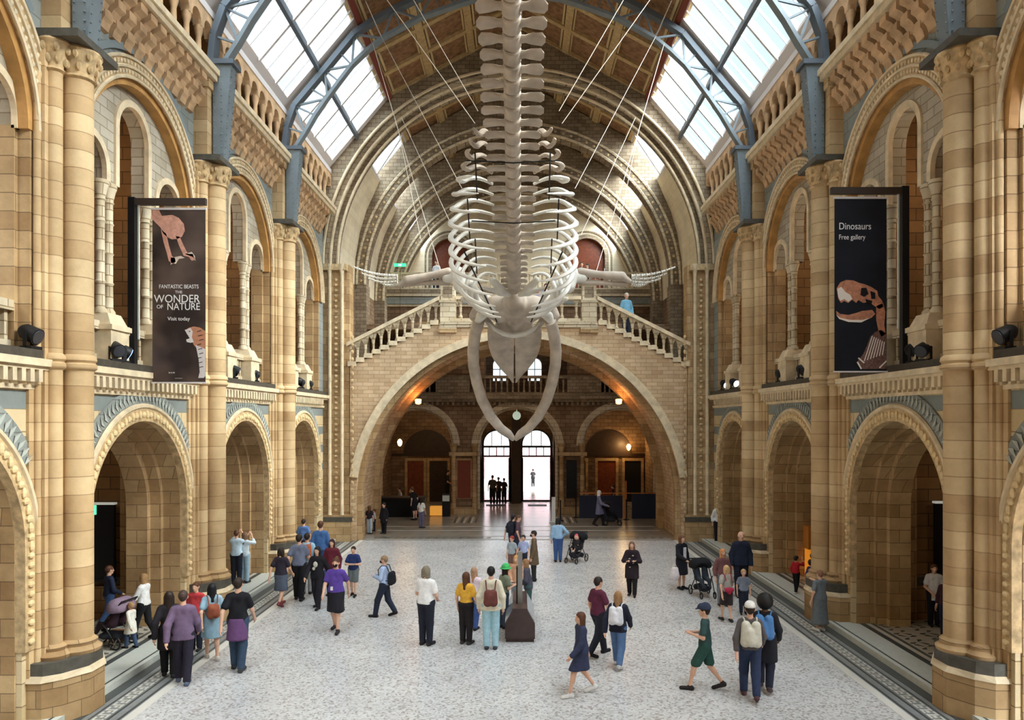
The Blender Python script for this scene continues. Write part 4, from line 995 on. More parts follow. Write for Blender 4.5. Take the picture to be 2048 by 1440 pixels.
# barriers and low screens in the vestibule (right) and ticket desk (left)
for i, (px, D) in enumerate(((1121, 37.2), (1253, 37.6), (1152, 38.4))):
    x = (px-CX)*D/FP; t = empty('barrier_post', (x, D, 0), label=['black barrier post nearest the central aisle', 'black barrier post in front of the blue screens', 'black barrier post set back by the door pier'][i], cat='barrier post', group='barrier posts in the vestibule')
    MB().lathe(x, D, [(.17, 0), (.17, .03), (.03, .06), (.03, .95), (.045, .97), (.045, 1.02)], 12).build('stanchion', M['black'], t, True)
mb = MB().box(3.1, 5.3, 38.2, 38.28, 0, 1.15).build('low_screen', mat('navy_screen', (44,50,70), .7)); tag(mb, 'navy low screen left of the orange post in the right archway', 'screen', 'navy screens')
mb = MB().box(5.75, 7.6, 38.0, 38.08, 0, 1.25).build('low_screen', mat('navy_screen', (44,50,70), .7)); tag(mb, 'navy low screen right of the orange post in the right archway', 'screen', 'navy screens')
mb = MB().box(3.1, 7.6, 38.16, 38.2, 1.25, 1.3).box(5.4, 5.5, 38.1, 38.2, 0, 1.9).build('screen_frame', mat('amber_post', (196,120,60), .6)); tag(mb, 'amber post and pale rail between the two navy screens', 'rail')
t = empty('reception_desk', (-6.2, 39, 0), label='dark reception desk with clutter in the left entrance archway', cat='desk')
MB().box(-7.3, -4.9, 38.6, 39.4, 0, .95).build('body', M['black'], t); MB().box(-7.4, -4.8, 38.5, 39.5, .95, 1.02).build('worktop', M['darkwood'], t)
MB().box(-4.6, -3.9, 38.9, 39.4, .05, .5).build('glowing_box', mat('amber_box', (200,140,60), .6, emit=(220,150,60), es=.3), t)
t = empty('bollard_kiosk', (-3.75, 39.0, 0), label='black kiosk left of the red niche panel', cat='kiosk'); MB().box(-3.95, -3.55, 38.8, 39.1, 0, 1.15).build('body', M['black'], t); MB().box(-3.93, -3.57, 38.76, 38.8, .8, 1.1).build('notice', M['slab'], t)
x, D = (1107-CX)*36.5/FP, 36.5
t = empty('white_totem', (x, D, 0), label='white upright totem sign right of the central aisle', cat='sign'); MB().box(x-.09, x+.09, D-.06, D+.06, .05, 1.25).build('board', mat('white_plastic', (235,235,235), .4), t); MB().box(x-.2, x+.2, D-.15, D+.15, 0, .05).build('foot', M['slab'], t)
for i, (s, D) in enumerate(((1, 30.4), (1, 33.5), (-1, 31.6))):
    pass
t = empty('floor_lamp', (7.3, 12.6, 0)); bpy.data.objects.remove(t)
x, y, z = 7.92, 13.75, .13
t = empty('floor_uplight', (x, y, z), label='black floor uplight at the foot of the nearest right pier', cat='uplight'); MB().box(x-.16, x+.16, y-.1, y+.12, z, z+.12).box(x-.2, x-.16, y-.05, y+.05, z, z+.25).box(x+.16, x+.2, y-.05, y+.05, z, z+.25).build('housing', M['black'], t); MB().box(x-.13, x+.13, y-.13, y-.1, z+.02, z+.11).build('lens', M['steel'], t)
'''
for s, lb in ((-1, 'left'), (1, 'right')):
    x, y = s*8.9, 23.2
    t = empty('wooden_bench', (x, y, .13), label='low brown bench in the middle %s alcove' % lb, cat='bench', group='benches in the alcoves')
    MB().box(x-.5, x+.5, y-.2, y+.2, .5, .58).build('seat', M['wood'], t)
    for q in (-.42, .42): MB().box(x+q-.04, x+q+.04, y-.18, y+.18, .13, .5).build('leg', M['wood'], t)
'''

# warm fill lights added behind the arcades to brighten galleries and alcoves, no fixtures
for s in (-1, 1):
    for k in range(4):
        c = (PD[k]+PD[k+1])/2
        point('gallery_fill', (s*10.2, c, 10.6), 38, (1, .78, .52), .25)
        point('alcove_fill', (s*10.6, c, 4.7), 9, (1, .8, .56), .25)
for x in (-4, 4): point('vestibule_lamp', (x, 43.2, 5.4), 22, (1, .78, .5), .2)
point('vestibule_lamp', (0, 38, 8.6), 35, (1, .85, .66), .3)
# ================================================================== BLUE WHALE SKELETON, diving towards the far end
def spine(D):      # height of the backbone over the nave
    return 12.2-.456*(D-12.8)
CXW = -.12
whale = empty('whale_skeleton', (CXW, 20.8, 8.5), label='huge whale skeleton hanging head down from the roof on cables', cat='skeleton')
T_ = Vector((0, .91, -.415)).normalized(); U_ = Vector((0, .415, .91)).normalized()     # along (to the head) and dorsal
def vert_mesh(wp, r0, bell):
    """one vertebra in its own frame: x lateral, y along the spine, z dorsal"""
    mb = MB()
    mb.tube([(0, -.145, 0), (0, -.12, 0), (0, 0, 0), (0, .12, 0), (0, .145, 0)], [r0*.9, r0*1.04, r0*.88, r0*1.04, r0*.9], 16)
    for s in (-1, 1):
        pts = [(s*r0*.6, 0, 0), (s*(r0+.08), 0, .01), (s*wp*.6, .0, .015), (s*wp*.9, .0, .0), (s*wp, 0, -.01)]
        rad = [.10, .075, .10*bell, .115*bell, .06]
        vs = []; fs = []; n = 10
        for (x, y, z), q in zip(pts, rad):
            for i in range(n): a = 2*PI*i/n; vs.append((x, y+q*math.cos(a), z+.032*math.sin(a)*(1.6 if abs(x) < r0+.1 else 1)))
        for k in range(4):
            for i in range(n): j = (i+1) % n; fs.append((k*n+i, k*n+j, (k+1)*n+j, (k+1)*n+i))
        fs.append(tuple(4*n+i for i in range(n))); mb.add(vs, fs)
        mb.tube([(s*.1, .02, r0*.8), (s*.07, .0, r0+.12)], [.05, .04], 6)
    mb.add(*(lambda P, t: ([(x_, y_, z_) for x_ in (-t, t) for (y_, z_) in P], [(3,2,1,0),(4,5,6,7),(0,1,5,4),(1,2,6,5),(2,3,7,6),(3,0,4,7)]))([(-.10, r0), (.10, r0), (-.02, r0+.5), (-.14, r0+.48)], .028))
    me = bpy.data.meshes.new('vertebra'); me.from_pydata(mb.v, [], mb.f)
    bm = bmesh.new(); bm.from_mesh(me); bmesh.ops.recalc_face_normals(bm, faces=bm.faces); bm.to_mesh(me); bm.free()
    me.polygons.foreach_set('use_smooth', [True]*len(me.polygons)); me.set_sharp_from_angle(angle=math.radians(45)); return me
D = 20.55; i = 0
Rm = Matrix((Vector((1, 0, 0)), T_, U_)).transposed()
vlist = []
while D > 9.4:
    z = spine(D); t = (20.55-D)
    wp = .44+.17*min(1, t/5.5)+.02*math.sin(i); r0 = .185-.004*min(t, 5); bell = .8+.45*min(1, max(0, (t-3)/4))
    if t < 1.4: wp = .36
    me = vert_mesh(wp, r0, bell); me.materials.append(M['bone'])
    o = bpy.data.objects.new('vertebra', me); COL.objects.link(o)
    o.matrix_world = Matrix.Translation((CXW, D, z)) @ Rm.to_4x4(); o.parent = whale; o.matrix_parent_inverse = MW(whale).inverted()
    vlist.append((D, z)); D -= .295*(1 if t > 1.2 else .8); i += 1
# a steel armature rod carries the column
MB().tube([(CXW, 20.7, spine(20.7)+.02), (CXW, 9.3, spine(9.3)+.02)], .05, 8).build('armature_rod', M['irond'], whale, True)
# ribs
nr = 15
for j in range(nr):
    D = 20.1-j*.318; z = spine(D); t = j/(nr-1)
    Wd = np.interp(j, [0, 2, 4, 7, 9, 11, 13, 14], [1.12, 1.38, 1.50, 1.42, 1.28, 1.05, .86, .78])
    L = np.interp(j, [0, 2, 5, 9, 12, 14], [1.5, 1.9, 2.1, 1.9, 1.3, .9])
    dn = np.interp(j, [0, 5, 10, 14], [.85, .62, .42, .30])
    sw = (Vector((0, -.415, -.91))*dn + Vector((0, -.91, .415))*(1-dn)).normalized()
    end = np.interp(j, [0, 3, 9, 12, 14], [178, 170, 155, 120, 95])
    for s in (-1, 1):
        pts = []; rad = []
        for q in range(19):
            f = q/18; a = math.radians(f*end)
            lat = .46+(Wd-.46)*math.sin(min(a*1.0, PI)) if a < PI/2 else .30+(Wd-.30)*math.sin(a)
            dep = L*(1-math.cos(a))/2
            arch = .16*math.sin(min(1, f*2.2)*PI)*(1 if f < .45 else 0)
            p = Vector((CXW+s*lat, D, z))+sw*dep+U_*arch
            pts.append(p); rad.append(.042+.028*math.sin(PI*min(1, f*1.15)) if f < .85 else .058-.28*(f-.85))
        MB().tube(pts, rad, 8, flat=.75).build('rib', M['bonew'] if j < 11 else M['bone'], whale, True)
# steel rods bracing the ribs
mb = MB()
for s in (-1, 1):
    for (ja, jb, la) in ((1, 5, .95), (5, 9, 1.05), (9, 13, .8)):
        Da, Db = 20.1-ja*.318, 20.1-jb*.318
        mb.tube([(CXW+s*la, Da-.5, spine(Da)-.25), (CXW+s*la*.97, Db-.5, spine(Db)-.25)], .018, 6)
    mb.tube([(CXW+s*1.15, 17.6, 8.95), (CXW+s*.45, 19.9, 7.6)], .018, 6)
    for Dd in (16.1, 17.9): mb.tube([(CXW-s*.02, Dd, spine(Dd)-.18), (CXW+s*1.0, Dd, spine(Dd)-.12)], .014, 6)
mb.build('brace_rods', M['black'], whale)
# skull
def wp_(px, py, D): v = W(px, py, D); return v
cl = [wp_(1037-8, 640, 21.6), wp_(1037-8, 600, 21.0)]
prims = [(wp_(992,612,21.3), wp_(1066,612,21.3), .30, .30), (wp_(1029,604,21.0), wp_(1029,626,21.6), .32, .36), (wp_(1029,630,21.8), wp_(1029,662,22.35), .34, .20), (wp_(1004,650,22.2), wp_(1054,650,22.2), .20, .20),
         (wp_(1000,625,21.5), wp_(966,612,21.6), .30, .22), (wp_(1058,625,21.5), wp_(1094,612,21.6), .30, .22),
         (wp_(970,605,21.5), wp_(950,632,21.6), .25, .17), (wp_(1090,605,21.5), wp_(1108,632,21.6), .25, .17),
         (wp_(1000,632,21.8), wp_(1006,655,22.2), .17, .14), (wp_(1058,632,21.8), wp_(1052,655,22.2), .17, .14),
         (wp_(975,640,21.9), wp_(990,662,22.2), .10, .07), (wp_(1085,640,21.9), wp_(1070,662,22.2), .10, .07)]
sdf_obj('cranium', M['bone'], whale, prims, .035, .06, [('not', W(1037-8, 652, 21.4), .26)], local=False)
# rostrum: a long tapering shield of two halves with a groove between them
for s in (-1, 1):
    rows = []
    N = 15
    for k in range(N):
        f = k/(N-1); py = 660+f*105; D = 22.3+f*1.75
        half = [.80,.81,.81,.805,.79,.77,.74,.70,.64,.56,.47,.37,.26,.16,.07][k]
        gap = .01+.02*f
        c0 = Vector(W(1037-8, py, D)); row = []
        th = .17*(1-f*.75)
        for (u, v) in ((gap, .25), (half*.35, 1.0), (half*.7, .75), (half*.93, .2), (half, 0), (half*.9, -.55), (half*.5, -.9), (gap, -.7)):
            row.append(c0+Vector((s*u, 0, 0))+Vector((0, -.85, -.35))*(v*th)+Vector((0, .0, (.11*(u/.8)**2 if k == 0 else 0))))
        rows.append(row)
    vs = [p for r_ in rows for p in r_]; fs = []
    for k in range(N-1):
        for i in range(8): j = (i+1) % 8; fs.append((k*8+i, k*8+j, (k+1)*8+j, (k+1)*8+i))
    fs.append(tuple(range(8))); fs.append(tuple((N-1)*8+i for i in range(8)))
    MB().add(vs, fs).build('rostrum', M['bone'], whale, True)
mb = MB(); c = [wp_(978,645,21.85), wp_(990,658,21.9), wp_(1008,668,21.95), wp_(1029,671,21.95), wp_(1050,668,21.95), wp_(1068,658,21.9), wp_(1080,645,21.85)]
mb.tube(c, [.025, .06, .075, .08, .075, .06, .025], 8); mb.build('rostrum_rim', M['bonew'], whale, True)
# mandibles
for s, nm in ((-1, 'mandible'), (1, 'mandible')):
    P = [(962,640,21.5),(955,665,21.9),(951,700,22.3),(952,730,22.6),(958,765,22.95),(968,800,23.3),(984,833,23.65),(1003,857,23.95),(1018,868,24.1),(1027,878,24.25)]
    rad = [.17,.175,.17,.165,.16,.155,.15,.135,.12,.07]
    pts = [W(1029+s*(1029-px)*1.06, py, D) for px, py, D in P]
    Q = np.array(pts); tt = np.linspace(0, len(P)-1, 28)
    pts = [tuple(np.interp(t, range(len(P)), Q[:, k]) for k in range(3)) for t in tt]; rr = list(np.interp(tt, range(len(P)), rad))
    MB().tube(pts, rr, 12, flat=1.25, up=(0, -1, 0)).build(nm, M['bone'], whale, True)
    # ear region, shoulder blade and flipper
    X = lambda px: 1029+s*(1029-px)
    sdf_obj('jaw_hinge', M['bonew'], whale, [(W(X(962), 632, 21.4), W(X(985), 618, 21.3), .14, .10), (W(X(962), 632, 21.4), W(X(955), 645, 21.5), .13, .10)], .03, .04, local=False)
    V = [W(X(940), 572, 20.2), W(X(948), 602, 20.9), W(X(985), 622, 20.9), W(X(968), 590, 20.3), W(X(955), 560, 19.9)]
    sdf_obj('shoulder_blade', M['bonew'], whale, [(V[0], V[1], .17, .17), (V[1], V[2], .13, .09), (V[0], V[3], .09, .05), (V[3], V[2], .06, .05), (V[1], W(X(925), 598, 20.5), .12, .06)], .03, .08, local=False)
    sdf_obj('chest_bone', M['bonew'], whale, [(W(X(1002), 582, 20.3), W(X(985), 560, 20.1), .14, .09), (W(X(1002), 582, 20.3), W(X(1018), 590, 20.5), .13, .06), (W(X(960), 574, 20.0), W(X(1000), 584, 20.2), .04, .07)], .03, .04, local=False)
    # flipper hung almost level out to the side
    f = empty('flipper', W(X(925), 556, 19.6)); f.parent = whale; f.matrix_parent_inverse = MW(whale).inverted(); fp = f
    sd = lambda nm2, pr, m=M['bone']: sdf_obj(nm2, m, fp, pr, .028, .03, local=False)
    sd('humerus', [(W(X(922), 572, 19.5), W(X(915), 548, 19.6), .19, .20), (W(X(918), 555, 19.6), W(X(893), 556, 19.6), .17, .12)], M['bonew'])
    y1 = 8 if s < 0 else 0
    sd('radius', [(W(X(897), 545, 19.6), W(X(860), 549+y1*.3, 19.6), .13, .09), (W(X(860), 549+y1*.3, 19.6), W(X(815), 553+y1, 19.6), .09, .13), (W(X(815), 553+y1, 19.6), W(X(798), 563+y1, 19.6), .11, .06)])
    sd('ulna', [(W(X(895), 564, 19.7), W(X(850), 566, 19.7), .09, .06), (W(X(850), 566, 19.7), W(X(808), 569, 19.7), .06, .07)])
    for n_, (ya, yb, xe) in enumerate(((552, 533, 705), (558, 546, 722), (564, 556, 735), (569, 563, 758))):
        mb = MB(); K = 9
        for q in range(K):
            f0 = q/K; f1 = (q+.78)/K
            g = lambda f_: W(X(795+(xe-795)*f_), ya+(yb-ya)*f_+5*math.sin(PI*f_), 19.65+.1*n_)
            mb.tube([g(f0), g((f0+f1)/2), g(f1)], [.055-.03*f0, .035-.018*f0, .05-.028*f0], 6)
        mb.build('finger_bones', M['bonew'], fp, True)
# suspension cables
def cable(P, label, r_=.008):
    t = MB().tube(P, r_, 5).build('suspension_cable', mat('steel_cable', (216,206,190), .4, .3), None, True)
    tag(t, label, 'cable', 'suspension cables of the whale')
for s, sd_ in ((-1, 'left'), (1, 'right')):
    X = lambda px: 1037+s*(1037-px)
    node = W(X(762), 72, 24.5)
    cable([W(X(731), 2, 22.8), node], 'short thick cable above the upper %s knot, near the roof truss' % sd_, .014)
    cable([node, W(X(924), 377, 17.0)], '%s cable running from the roof truss knot down to the middle ribs' % sd_)
    cable([W(X(745), 85, 24.7), W(X(797), 262, 22.4)], 'upper %s cable from the truss down to the lower knot' % sd_, .011)
    cable([W(X(797), 262, 22.4), W(X(882), 545, 19.6)], '%s cable from the lower knot to the flipper' % sd_)
    cable([W(X(803), 235, 23), W(X(912), 470, 19.2)], '%s cable reaching the widest ribs' % sd_)
    cable([W(X(773), -2, 17.5), W(X(950), 247, 15.9)], 'outer %s cable from the top edge to the last ribs' % sd_)
    cable([W(X(826), -2, 17.0), W(X(956), 222, 15.6)], 'inner %s cable from the top edge to the last ribs' % sd_)
    cable([W(X(797), 262, 22.4), W(X(842), 480, 21.0)], 'thin %s cable hanging outside the flipper root' % sd_, .008)
# ================================================================== PEOPLE
SKIN = {'light': mat('skin_light', (222,176,150), .6), 'tan': mat('skin_tan', (190,140,110), .6), 'dark': mat('skin_dark', (120,80,60), .6)}
EYE = mat('eye_dark', (40,30,26), .4); LIP = mat('lip', (176,96,88), .5)
def cl(c): return mat('cloth_%02x%02x%02x' % tuple(c), c, .85, noise=.12, nscale=14, bump=.15)
def hairm(c): return mat('hair_%02x%02x%02x' % tuple(c), c, .55, noise=.25, nscale=40, bump=.3)
ARMS = {'down': ((.25,-.03,1.13), (.255,.06,.86)), 'swingf': ((.24,.07,1.14), (.23,.28,.93)), 'swingb': ((.25,-.14,1.14), (.25,-.22,.88)),
        'phone': ((.24,.02,1.14), (.07,.27,1.17)), 'push': ((.24,.10,1.14), (.19,.42,1.02)), 'up': ((.24,.22,1.36), (.08,.34,1.60)),
        'cross': ((.26,.07,1.14), (-.02,.22,1.16)), 'hip': ((.37,-.06,1.17), (.2,.08,1.02)), 'point': ((.26,.2,1.33), (.22,.50,1.36)),
        'hold': ((.25,.03,1.12), (.14,.25,.98)), 'back': ((.27,-.12,1.15), (.10,-.18,.98))}
NP = 0
def person(px, yf, yh, yaw, label, top, bottom, hair, skin='light', arms='down', stride=0.0, shoes=(40,38,40), hat=None, mask=False, sleeve='short', z0=0.0, lean=0, D=None, bulk=1.0, extra=None, group='museum visitors'):
    """top=(kind, colour): tee/jacket/dress; bottom=(kind, colour): trousers/shorts/skirt/none; hair=(style, colour)"""
    global NP; NP += 1
    if D is None: D = (CH-z0)*FP/(yf-CY)
    x = (px-CX)*D/FP; h = (yf-yh)*D/FP; S = h/1.76
    S = max(.55, min(1.12, S)); child = h < 1.36
    r = empty('person', (x, D, z0), math.radians(yaw), label=label, cat='person', group=None, scale=S)
    res = .016 if D < 18 else .020 if D < 24 else .028
    res = res/S
    al, ar = arms if isinstance(arms, tuple) else (arms, arms)
    if stride and arms == 'down': al, ar = ('swingb', 'swingf') if stride > 0 else ('swingf', 'swingb')
    hs = 1.22 if child else 1.0
    lo = -.02*abs(stride)/.3
    lz = lambda p: (p[0], p[1]+lean*max(0, p[2]-.95), p[2]+lo)
    bw = bulk
    hipz = .93
    st = stride
    def leg(sd, f):      # f: forward offset of the foot
        hp = (sd*.09, 0, hipz+lo); back = f < -.05
        kn = (sd*.095, f*.50+.05*abs(st)/.3+.01, .50+lo*.6+(.0 if not back else -.01))
        an = (sd*.09+(.0), f-(.03 if back else .0), .085+(.09 if back and abs(st) > .2 else 0))
        toe = (an[0]+sd*.02, an[1]+.17, .035+(.0 if not (back and abs(st) > .2) else .0))
        heel = (an[0], an[1]-.045, .04+(.085 if back and abs(st) > .2 else 0))
        return hp, kn, an, toe, heel
    Ls = [leg(-1, st), leg(1, -st)]
    # torso
    sw = .122*bw
    torso = [(lz((-.06,0,.98)), lz((.06,0,.98)), .125*bw, .125*bw, 1.15), (lz((0,0,.98)), lz((0,0,1.2)), .125*bw, .12*bw, 1.2),
             (lz((-.06,0,1.2)), lz((-.07,0,1.34)), .098*bw, .095*bw, 1.2), (lz((.06,0,1.2)), lz((.07,0,1.34)), .098*bw, .095*bw, 1.2),
             (lz((-sw,0,1.40)), lz((sw,0,1.40)), .062, .062), (lz((-.06,0,1.42)), lz((.06,0,1.42)), .07, .07)]
    hd = Vector(lz((0, .02, 1.635)))
    neck = [(lz((0,-.005,1.42)), tuple(hd+Vector((0,-.02,-.05))), .058, .052)]
    head = [(tuple(hd+Vector((0,-.015,.02))), tuple(hd+Vector((0,.0,.02))), .092*hs, .092*hs, 1.0, 1.18), (tuple(hd+Vector((0,.02,-.02))), tuple(hd+Vector((0,.045,-.075))), .075*hs, .045*hs, 1.0, 1.1),
            (tuple(hd+Vector((0,.088*hs,.0))), tuple(hd+Vector((0,.105*hs,-.03))), .012, .018)]
    for sd in (-1, 1): head.append((tuple(hd+Vector((sd*.078*hs,-.01,.01))), tuple(hd+Vector((sd*.083*hs,-.015,-.02))), .018, .014))
    A = []
    for sd, nm in ((-1, al), (1, ar)):
        e, w_ = ARMS[nm]
        shp = lz((sd*.158*bw, 0, 1.40)); el = lz((sd*e[0]*(.9+.1*bw), e[1], e[2])); wr = lz((sd*w_[0], w_[1], w_[2]))
        A.append((shp, el, wr))
    armp = []
    for shp, el, wr in A: armp += [(shp, el, .050, .040), (el, wr, .040, .026)]
    legp = []
    for hp, kn, an, toe, heel in Ls: legp += [(hp, kn, .085*bw, .058), (kn, tuple((Vector(kn)*.65+Vector(an)*.35)+Vector((0,-.012,0))), .056, .055), (kn, an, .05, .036)]
    hands = []
    for shp, el, wr in A:
        d = (Vector(wr)-Vector(el)).normalized(); hands.append((wr, tuple(Vector(wr)+d*.07), .03, .034, 1.0))
    def extras(mb):
        for (shp, el, wr), sd in zip(A, (-1, 1)):
            d = (Vector(wr)-Vector(el)).normalized(); palm = Vector(wr)+d*.085
            side = Vector((0, 1, 0)) if abs(d.z) > .7 else Vector((1, 0, 0)); side = (side-d*side.dot(d)).normalized(); nrm = d.cross(side)*sd
            for i, (o, l) in enumerate(((-.027, .060), (-.009, .072), (.009, .068), (.026, .055))):
                b = palm+side*o; mb.tube([b-d*.02, b+d*l*.5, b+d*l*.85-nrm*.014, b+d*l-nrm*.03], [.0095, .009, .008, .006], 5)
            b = Vector(wr)+d*.03+side*.025; mb.tube([b, b+side*.026+d*.022, b+side*.03+d*.052], [.011, .010, .007], 5)
        mb.m = 1
        for sd in (-1, 1): mb.lump(tuple(hd+Vector((sd*.034*hs, .083*hs, .018))), (.012, .008, .007), 6)
        mb.m = 2; mb.lump(tuple(hd+Vector((0, .098*hs, -.062))), (.022, .008, .006), 6); mb.m = 0
    body = torso+neck+head+armp+legp+hands
    for hp, kn, an, toe, heel in Ls: body += [(heel, toe, .036, .03)]
    far = D > 27
    if far: sdf_obj('body', [SKIN[skin], EYE, LIP], r, body, res*.9, .025)
    else: sdf_obj('body', [SKIN[skin], EYE, LIP], r, body, res*.85, .022, extra=extras)
    # shoes
    for hp, kn, an, toe, heel in Ls:
        sdf_obj('shoe', cl(shoes), r, [(heel, toe, .046, .04), (heel, an, .046, .04)], res*.8, .02, [('z>', .0)] if True else ())
    bk, bc = bottom
    waist = 1.02+lo
    if bk == 'trousers' or bk == 'shorts':
        pr = [(lz((-.07,0,.97)), lz((.07,0,.97)), .125*bw, .125*bw, 1.12)]
        for hp, kn, an, toe, heel in Ls:
            if bk == 'trousers': pr += [(hp, kn, .098*bw, .074), (kn, tuple(Vector(an)+Vector((0,0,.0))), .074, .058)]
            else: k2 = tuple(Vector(hp)*.18+Vector(kn)*.82); pr += [(hp, k2, .10*bw, .095)]
        sdf_obj('trousers' if bk == 'trousers' else 'shorts', cl(bc), r, pr, res, .03, [('z<', waist+.03), ('z>', (.06 if bk == 'trousers' else .50))], .012)
    elif bk in ('skirt', 'longskirt'):
        hem = .48 if bk == 'skirt' else .22
        sdf_obj('skirt', cl(bc), r, [(lz((0,0,1.03)), (0, 0, hem-.05), .125*bw, .22 if bk == 'skirt' else .27, 1.15), (lz((-.06,0,.93)), lz((.06,0,.93)), .13, .13, 1.1)]+[(hp, tuple(Vector(hp)*.1+Vector(kn)*.9), .11, .125) for hp, kn, an, toe, heel in Ls], res, .06, [('z<', waist+.03), ('z>', hem)])
    tk, tc_ = top
    hem = {'tee': .93, 'jacket': .84, 'dress': .52, 'longcoat': .58, 'crop': 1.02}[tk]
    tp = [t_ for t_ in torso]
    if tk in ('dress', 'longcoat'): tp += [(lz((0,0,1.05)), (0, 0, hem-.05), .13*bw, .20, 1.15)]+[(hp, tuple(Vector(hp)*.1+Vector(kn)*.9), .11, .12) for hp, kn, an, toe, heel in Ls]
    elif tk != 'crop': tp += [(lz((sx_*.03,0,1.12)), lz((sx_*.065,0,hem-.05)), .115*bw, .135*bw, 1.1) for sx_ in (-1, 1)]
    for shp, el, wr in A:
        if sleeve == 'long': tp += [(shp, el, .056, .05), (el, wr, .05, .038)]
        elif sleeve == 'short': tp += [(shp, tuple(Vector(shp)*.38+Vector(el)*.62), .060, .062)]
        else: tp += [(shp, tuple(Vector(shp)*.85+Vector(el)*.15), .052, .045)]
    sdf_obj({'tee': 'shirt', 'crop': 'shirt', 'jacket': 'jacket', 'dress': 'dress', 'longcoat': 'coat'}[tk], cl(tc_), r, tp, res, .035, [('z>', hem+lo), ('z<', 1.475+lo+.02)], .012 if tk in ('tee', 'crop', 'dress') else .018)
    # hair and hats
    hk, hc = hair
    H = lambda a, b: tuple(hd+Vector((a[0]*hs, a[1]*hs, a[2]*hs)))
    if hk != 'bald':
        face = ('not', H((0,.115,-.03), 0), .082*hs)
        hp_ = [(H((0,-.025,.035),0), H((0,-.01,.035),0), .098*hs, .098*hs, 1.0, 1.12)]
        cp = [face]
        if hk == 'short': hp_ += [(H((0,-.05,.0),0), H((0,-.055,-.03),0), .07*hs, .05*hs)]
        if hk == 'long': hp_ += [(H((0,-.05,0),0), H((0,-.075,-.26),0), .085*hs, .055*hs, 1.3), (H((-.07,-.01,0),0), H((-.075,-.0,-.20),0), .035, .03), (H((.07,-.01,0),0), H((.075,-.0,-.20),0), .035, .03)]
        if hk == 'bob': hp_ += [(H((-.04,-.03,0),0), H((-.05,-.03,-.10),0), .07*hs, .06*hs), (H((.04,-.03,0),0), H((.05,-.03,-.10),0), .07*hs, .06*hs)]
        if hk == 'bun': hp_ += [(H((0,-.06,0),0), H((0,-.06,-.04),0), .06, .05), (H((0,-.11,.09),0), H((0,-.12,.10),0), .05, .05)]
        if hk == 'tail': hp_ += [(H((0,-.06,0),0), H((0,-.07,-.04),0), .06, .05), (H((0,-.12,.04),0), H((0,-.13,-.2),0), .035, .02)]
        if hk == 'afro': hp_ += [(H((0,-.04,.04),0), H((0,-.03,.06),0), .15, .15)]; cp = [('not', H((0,.13,-.05),0), .10)]
        if hk in ('long', 'bob', 'afro'): cp.append(('z>', hd.z-(.34 if hk == 'long' else .16)))
        sdf_obj('hair', hairm(hc), r, hp_, res*.8, .03, cp)
    if hat:
        hkind, hcol = hat
        hz = hd.z+.055*hs
        if hkind == 'cap': pr = [(H((0,-.02,.06),0), H((0,-.01,.06),0), .11*hs, .11*hs, 1.0, 1.1)]; ex = [(H((0,.08,.05),0), H((0,.14,.04),0), .05, .04, 1.0)]
        elif hkind == 'flatcap': pr = [(H((0,-.03,.07),0), H((0,.04,.06),0), .115, .10, 1.0, 1.0)]; ex = []
        else: pr = [(H((0,-.01,.06),0), H((0,0,.07),0), .115, .11)]; ex = []
        sdf_obj('cap' if hkind != 'sunhat' else 'hat', cl(hcol), r, pr, res*.8, .02, [('z>', hz-.01)], 0,
                extra=(lambda mb: mb.tube([H((0,.05,.055),0), H((0,.17,.035),0)], [.075, .05], 10, flat=.14)) if hkind in ('cap', 'flatcap') else (lambda mb: mb.lathe(hd.x, hd.y, [(.10, hz-.01), (.17, hz-.03), (.17, hz-.02), (.10, hz+.01)], 16)))
    if mask: sdf_obj('face_mask', M['black'], r, [(H((0,.06,-.045),0), H((0,.075,-.05),0), .058, .05)], .012/S, .01)
    if extra: extra(r, Ls, lz)
    return r
def worn(label, name, cat, r, prims, c, res=.018, extra=None, k=.03, grp=None):
    """a bag carried by person r, modelled in that person's own frame but kept as its own thing"""
    mw = MW(r); t = empty(name, mw @ Vector(prims[0][0]), r.rotation_euler[2], label=label, cat=cat, group=grp)
    T = lambda x, y, z: tuple(mw @ Vector((x, y, z)))
    sdf_obj('bag_body', cl(c), t, prims, res, k, T=T, local=False)
    mb = MB(T)
    for s in (-1, 1):
        mb.tube([(s*.09, -.17, 1.30), (s*.11, -.10, 1.475), (s*.12, .04, 1.475), (s*.13, .14, 1.36), (s*.15, .10, 1.12), (s*.12, -.13, 1.05)], .014, 5)
    if extra: mb = MB(T); extra(mb)
    mb.build('strap', cl(c), t)
    return t
def backpack(r, label, c, big=1.0, z=1.2):
    return worn(label, 'backpack', 'backpack', r, [((-.09*big, -.22*1, z-.14*big), (-.08*big, -.22, z+.14*big), .09, .08), ((.09*big, -.22, z-.14*big), (.08*big, -.22, z+.14*big), .09, .08), ((0, -.27, z-.1*big), (0, -.26, z+.04), .10*big, .08)], c, grp='backpacks worn by visitors')
NV = (34,40,62); BK = (28,28,32); JN = (62,84,122); LJ = (150,182,206); DK = (40,44,60); BR = (92,58,38); DB = (46,34,28); BL_ = (170,134,92); GY = (120,124,130); WHT = (228,228,226)
TR = 'trousers'
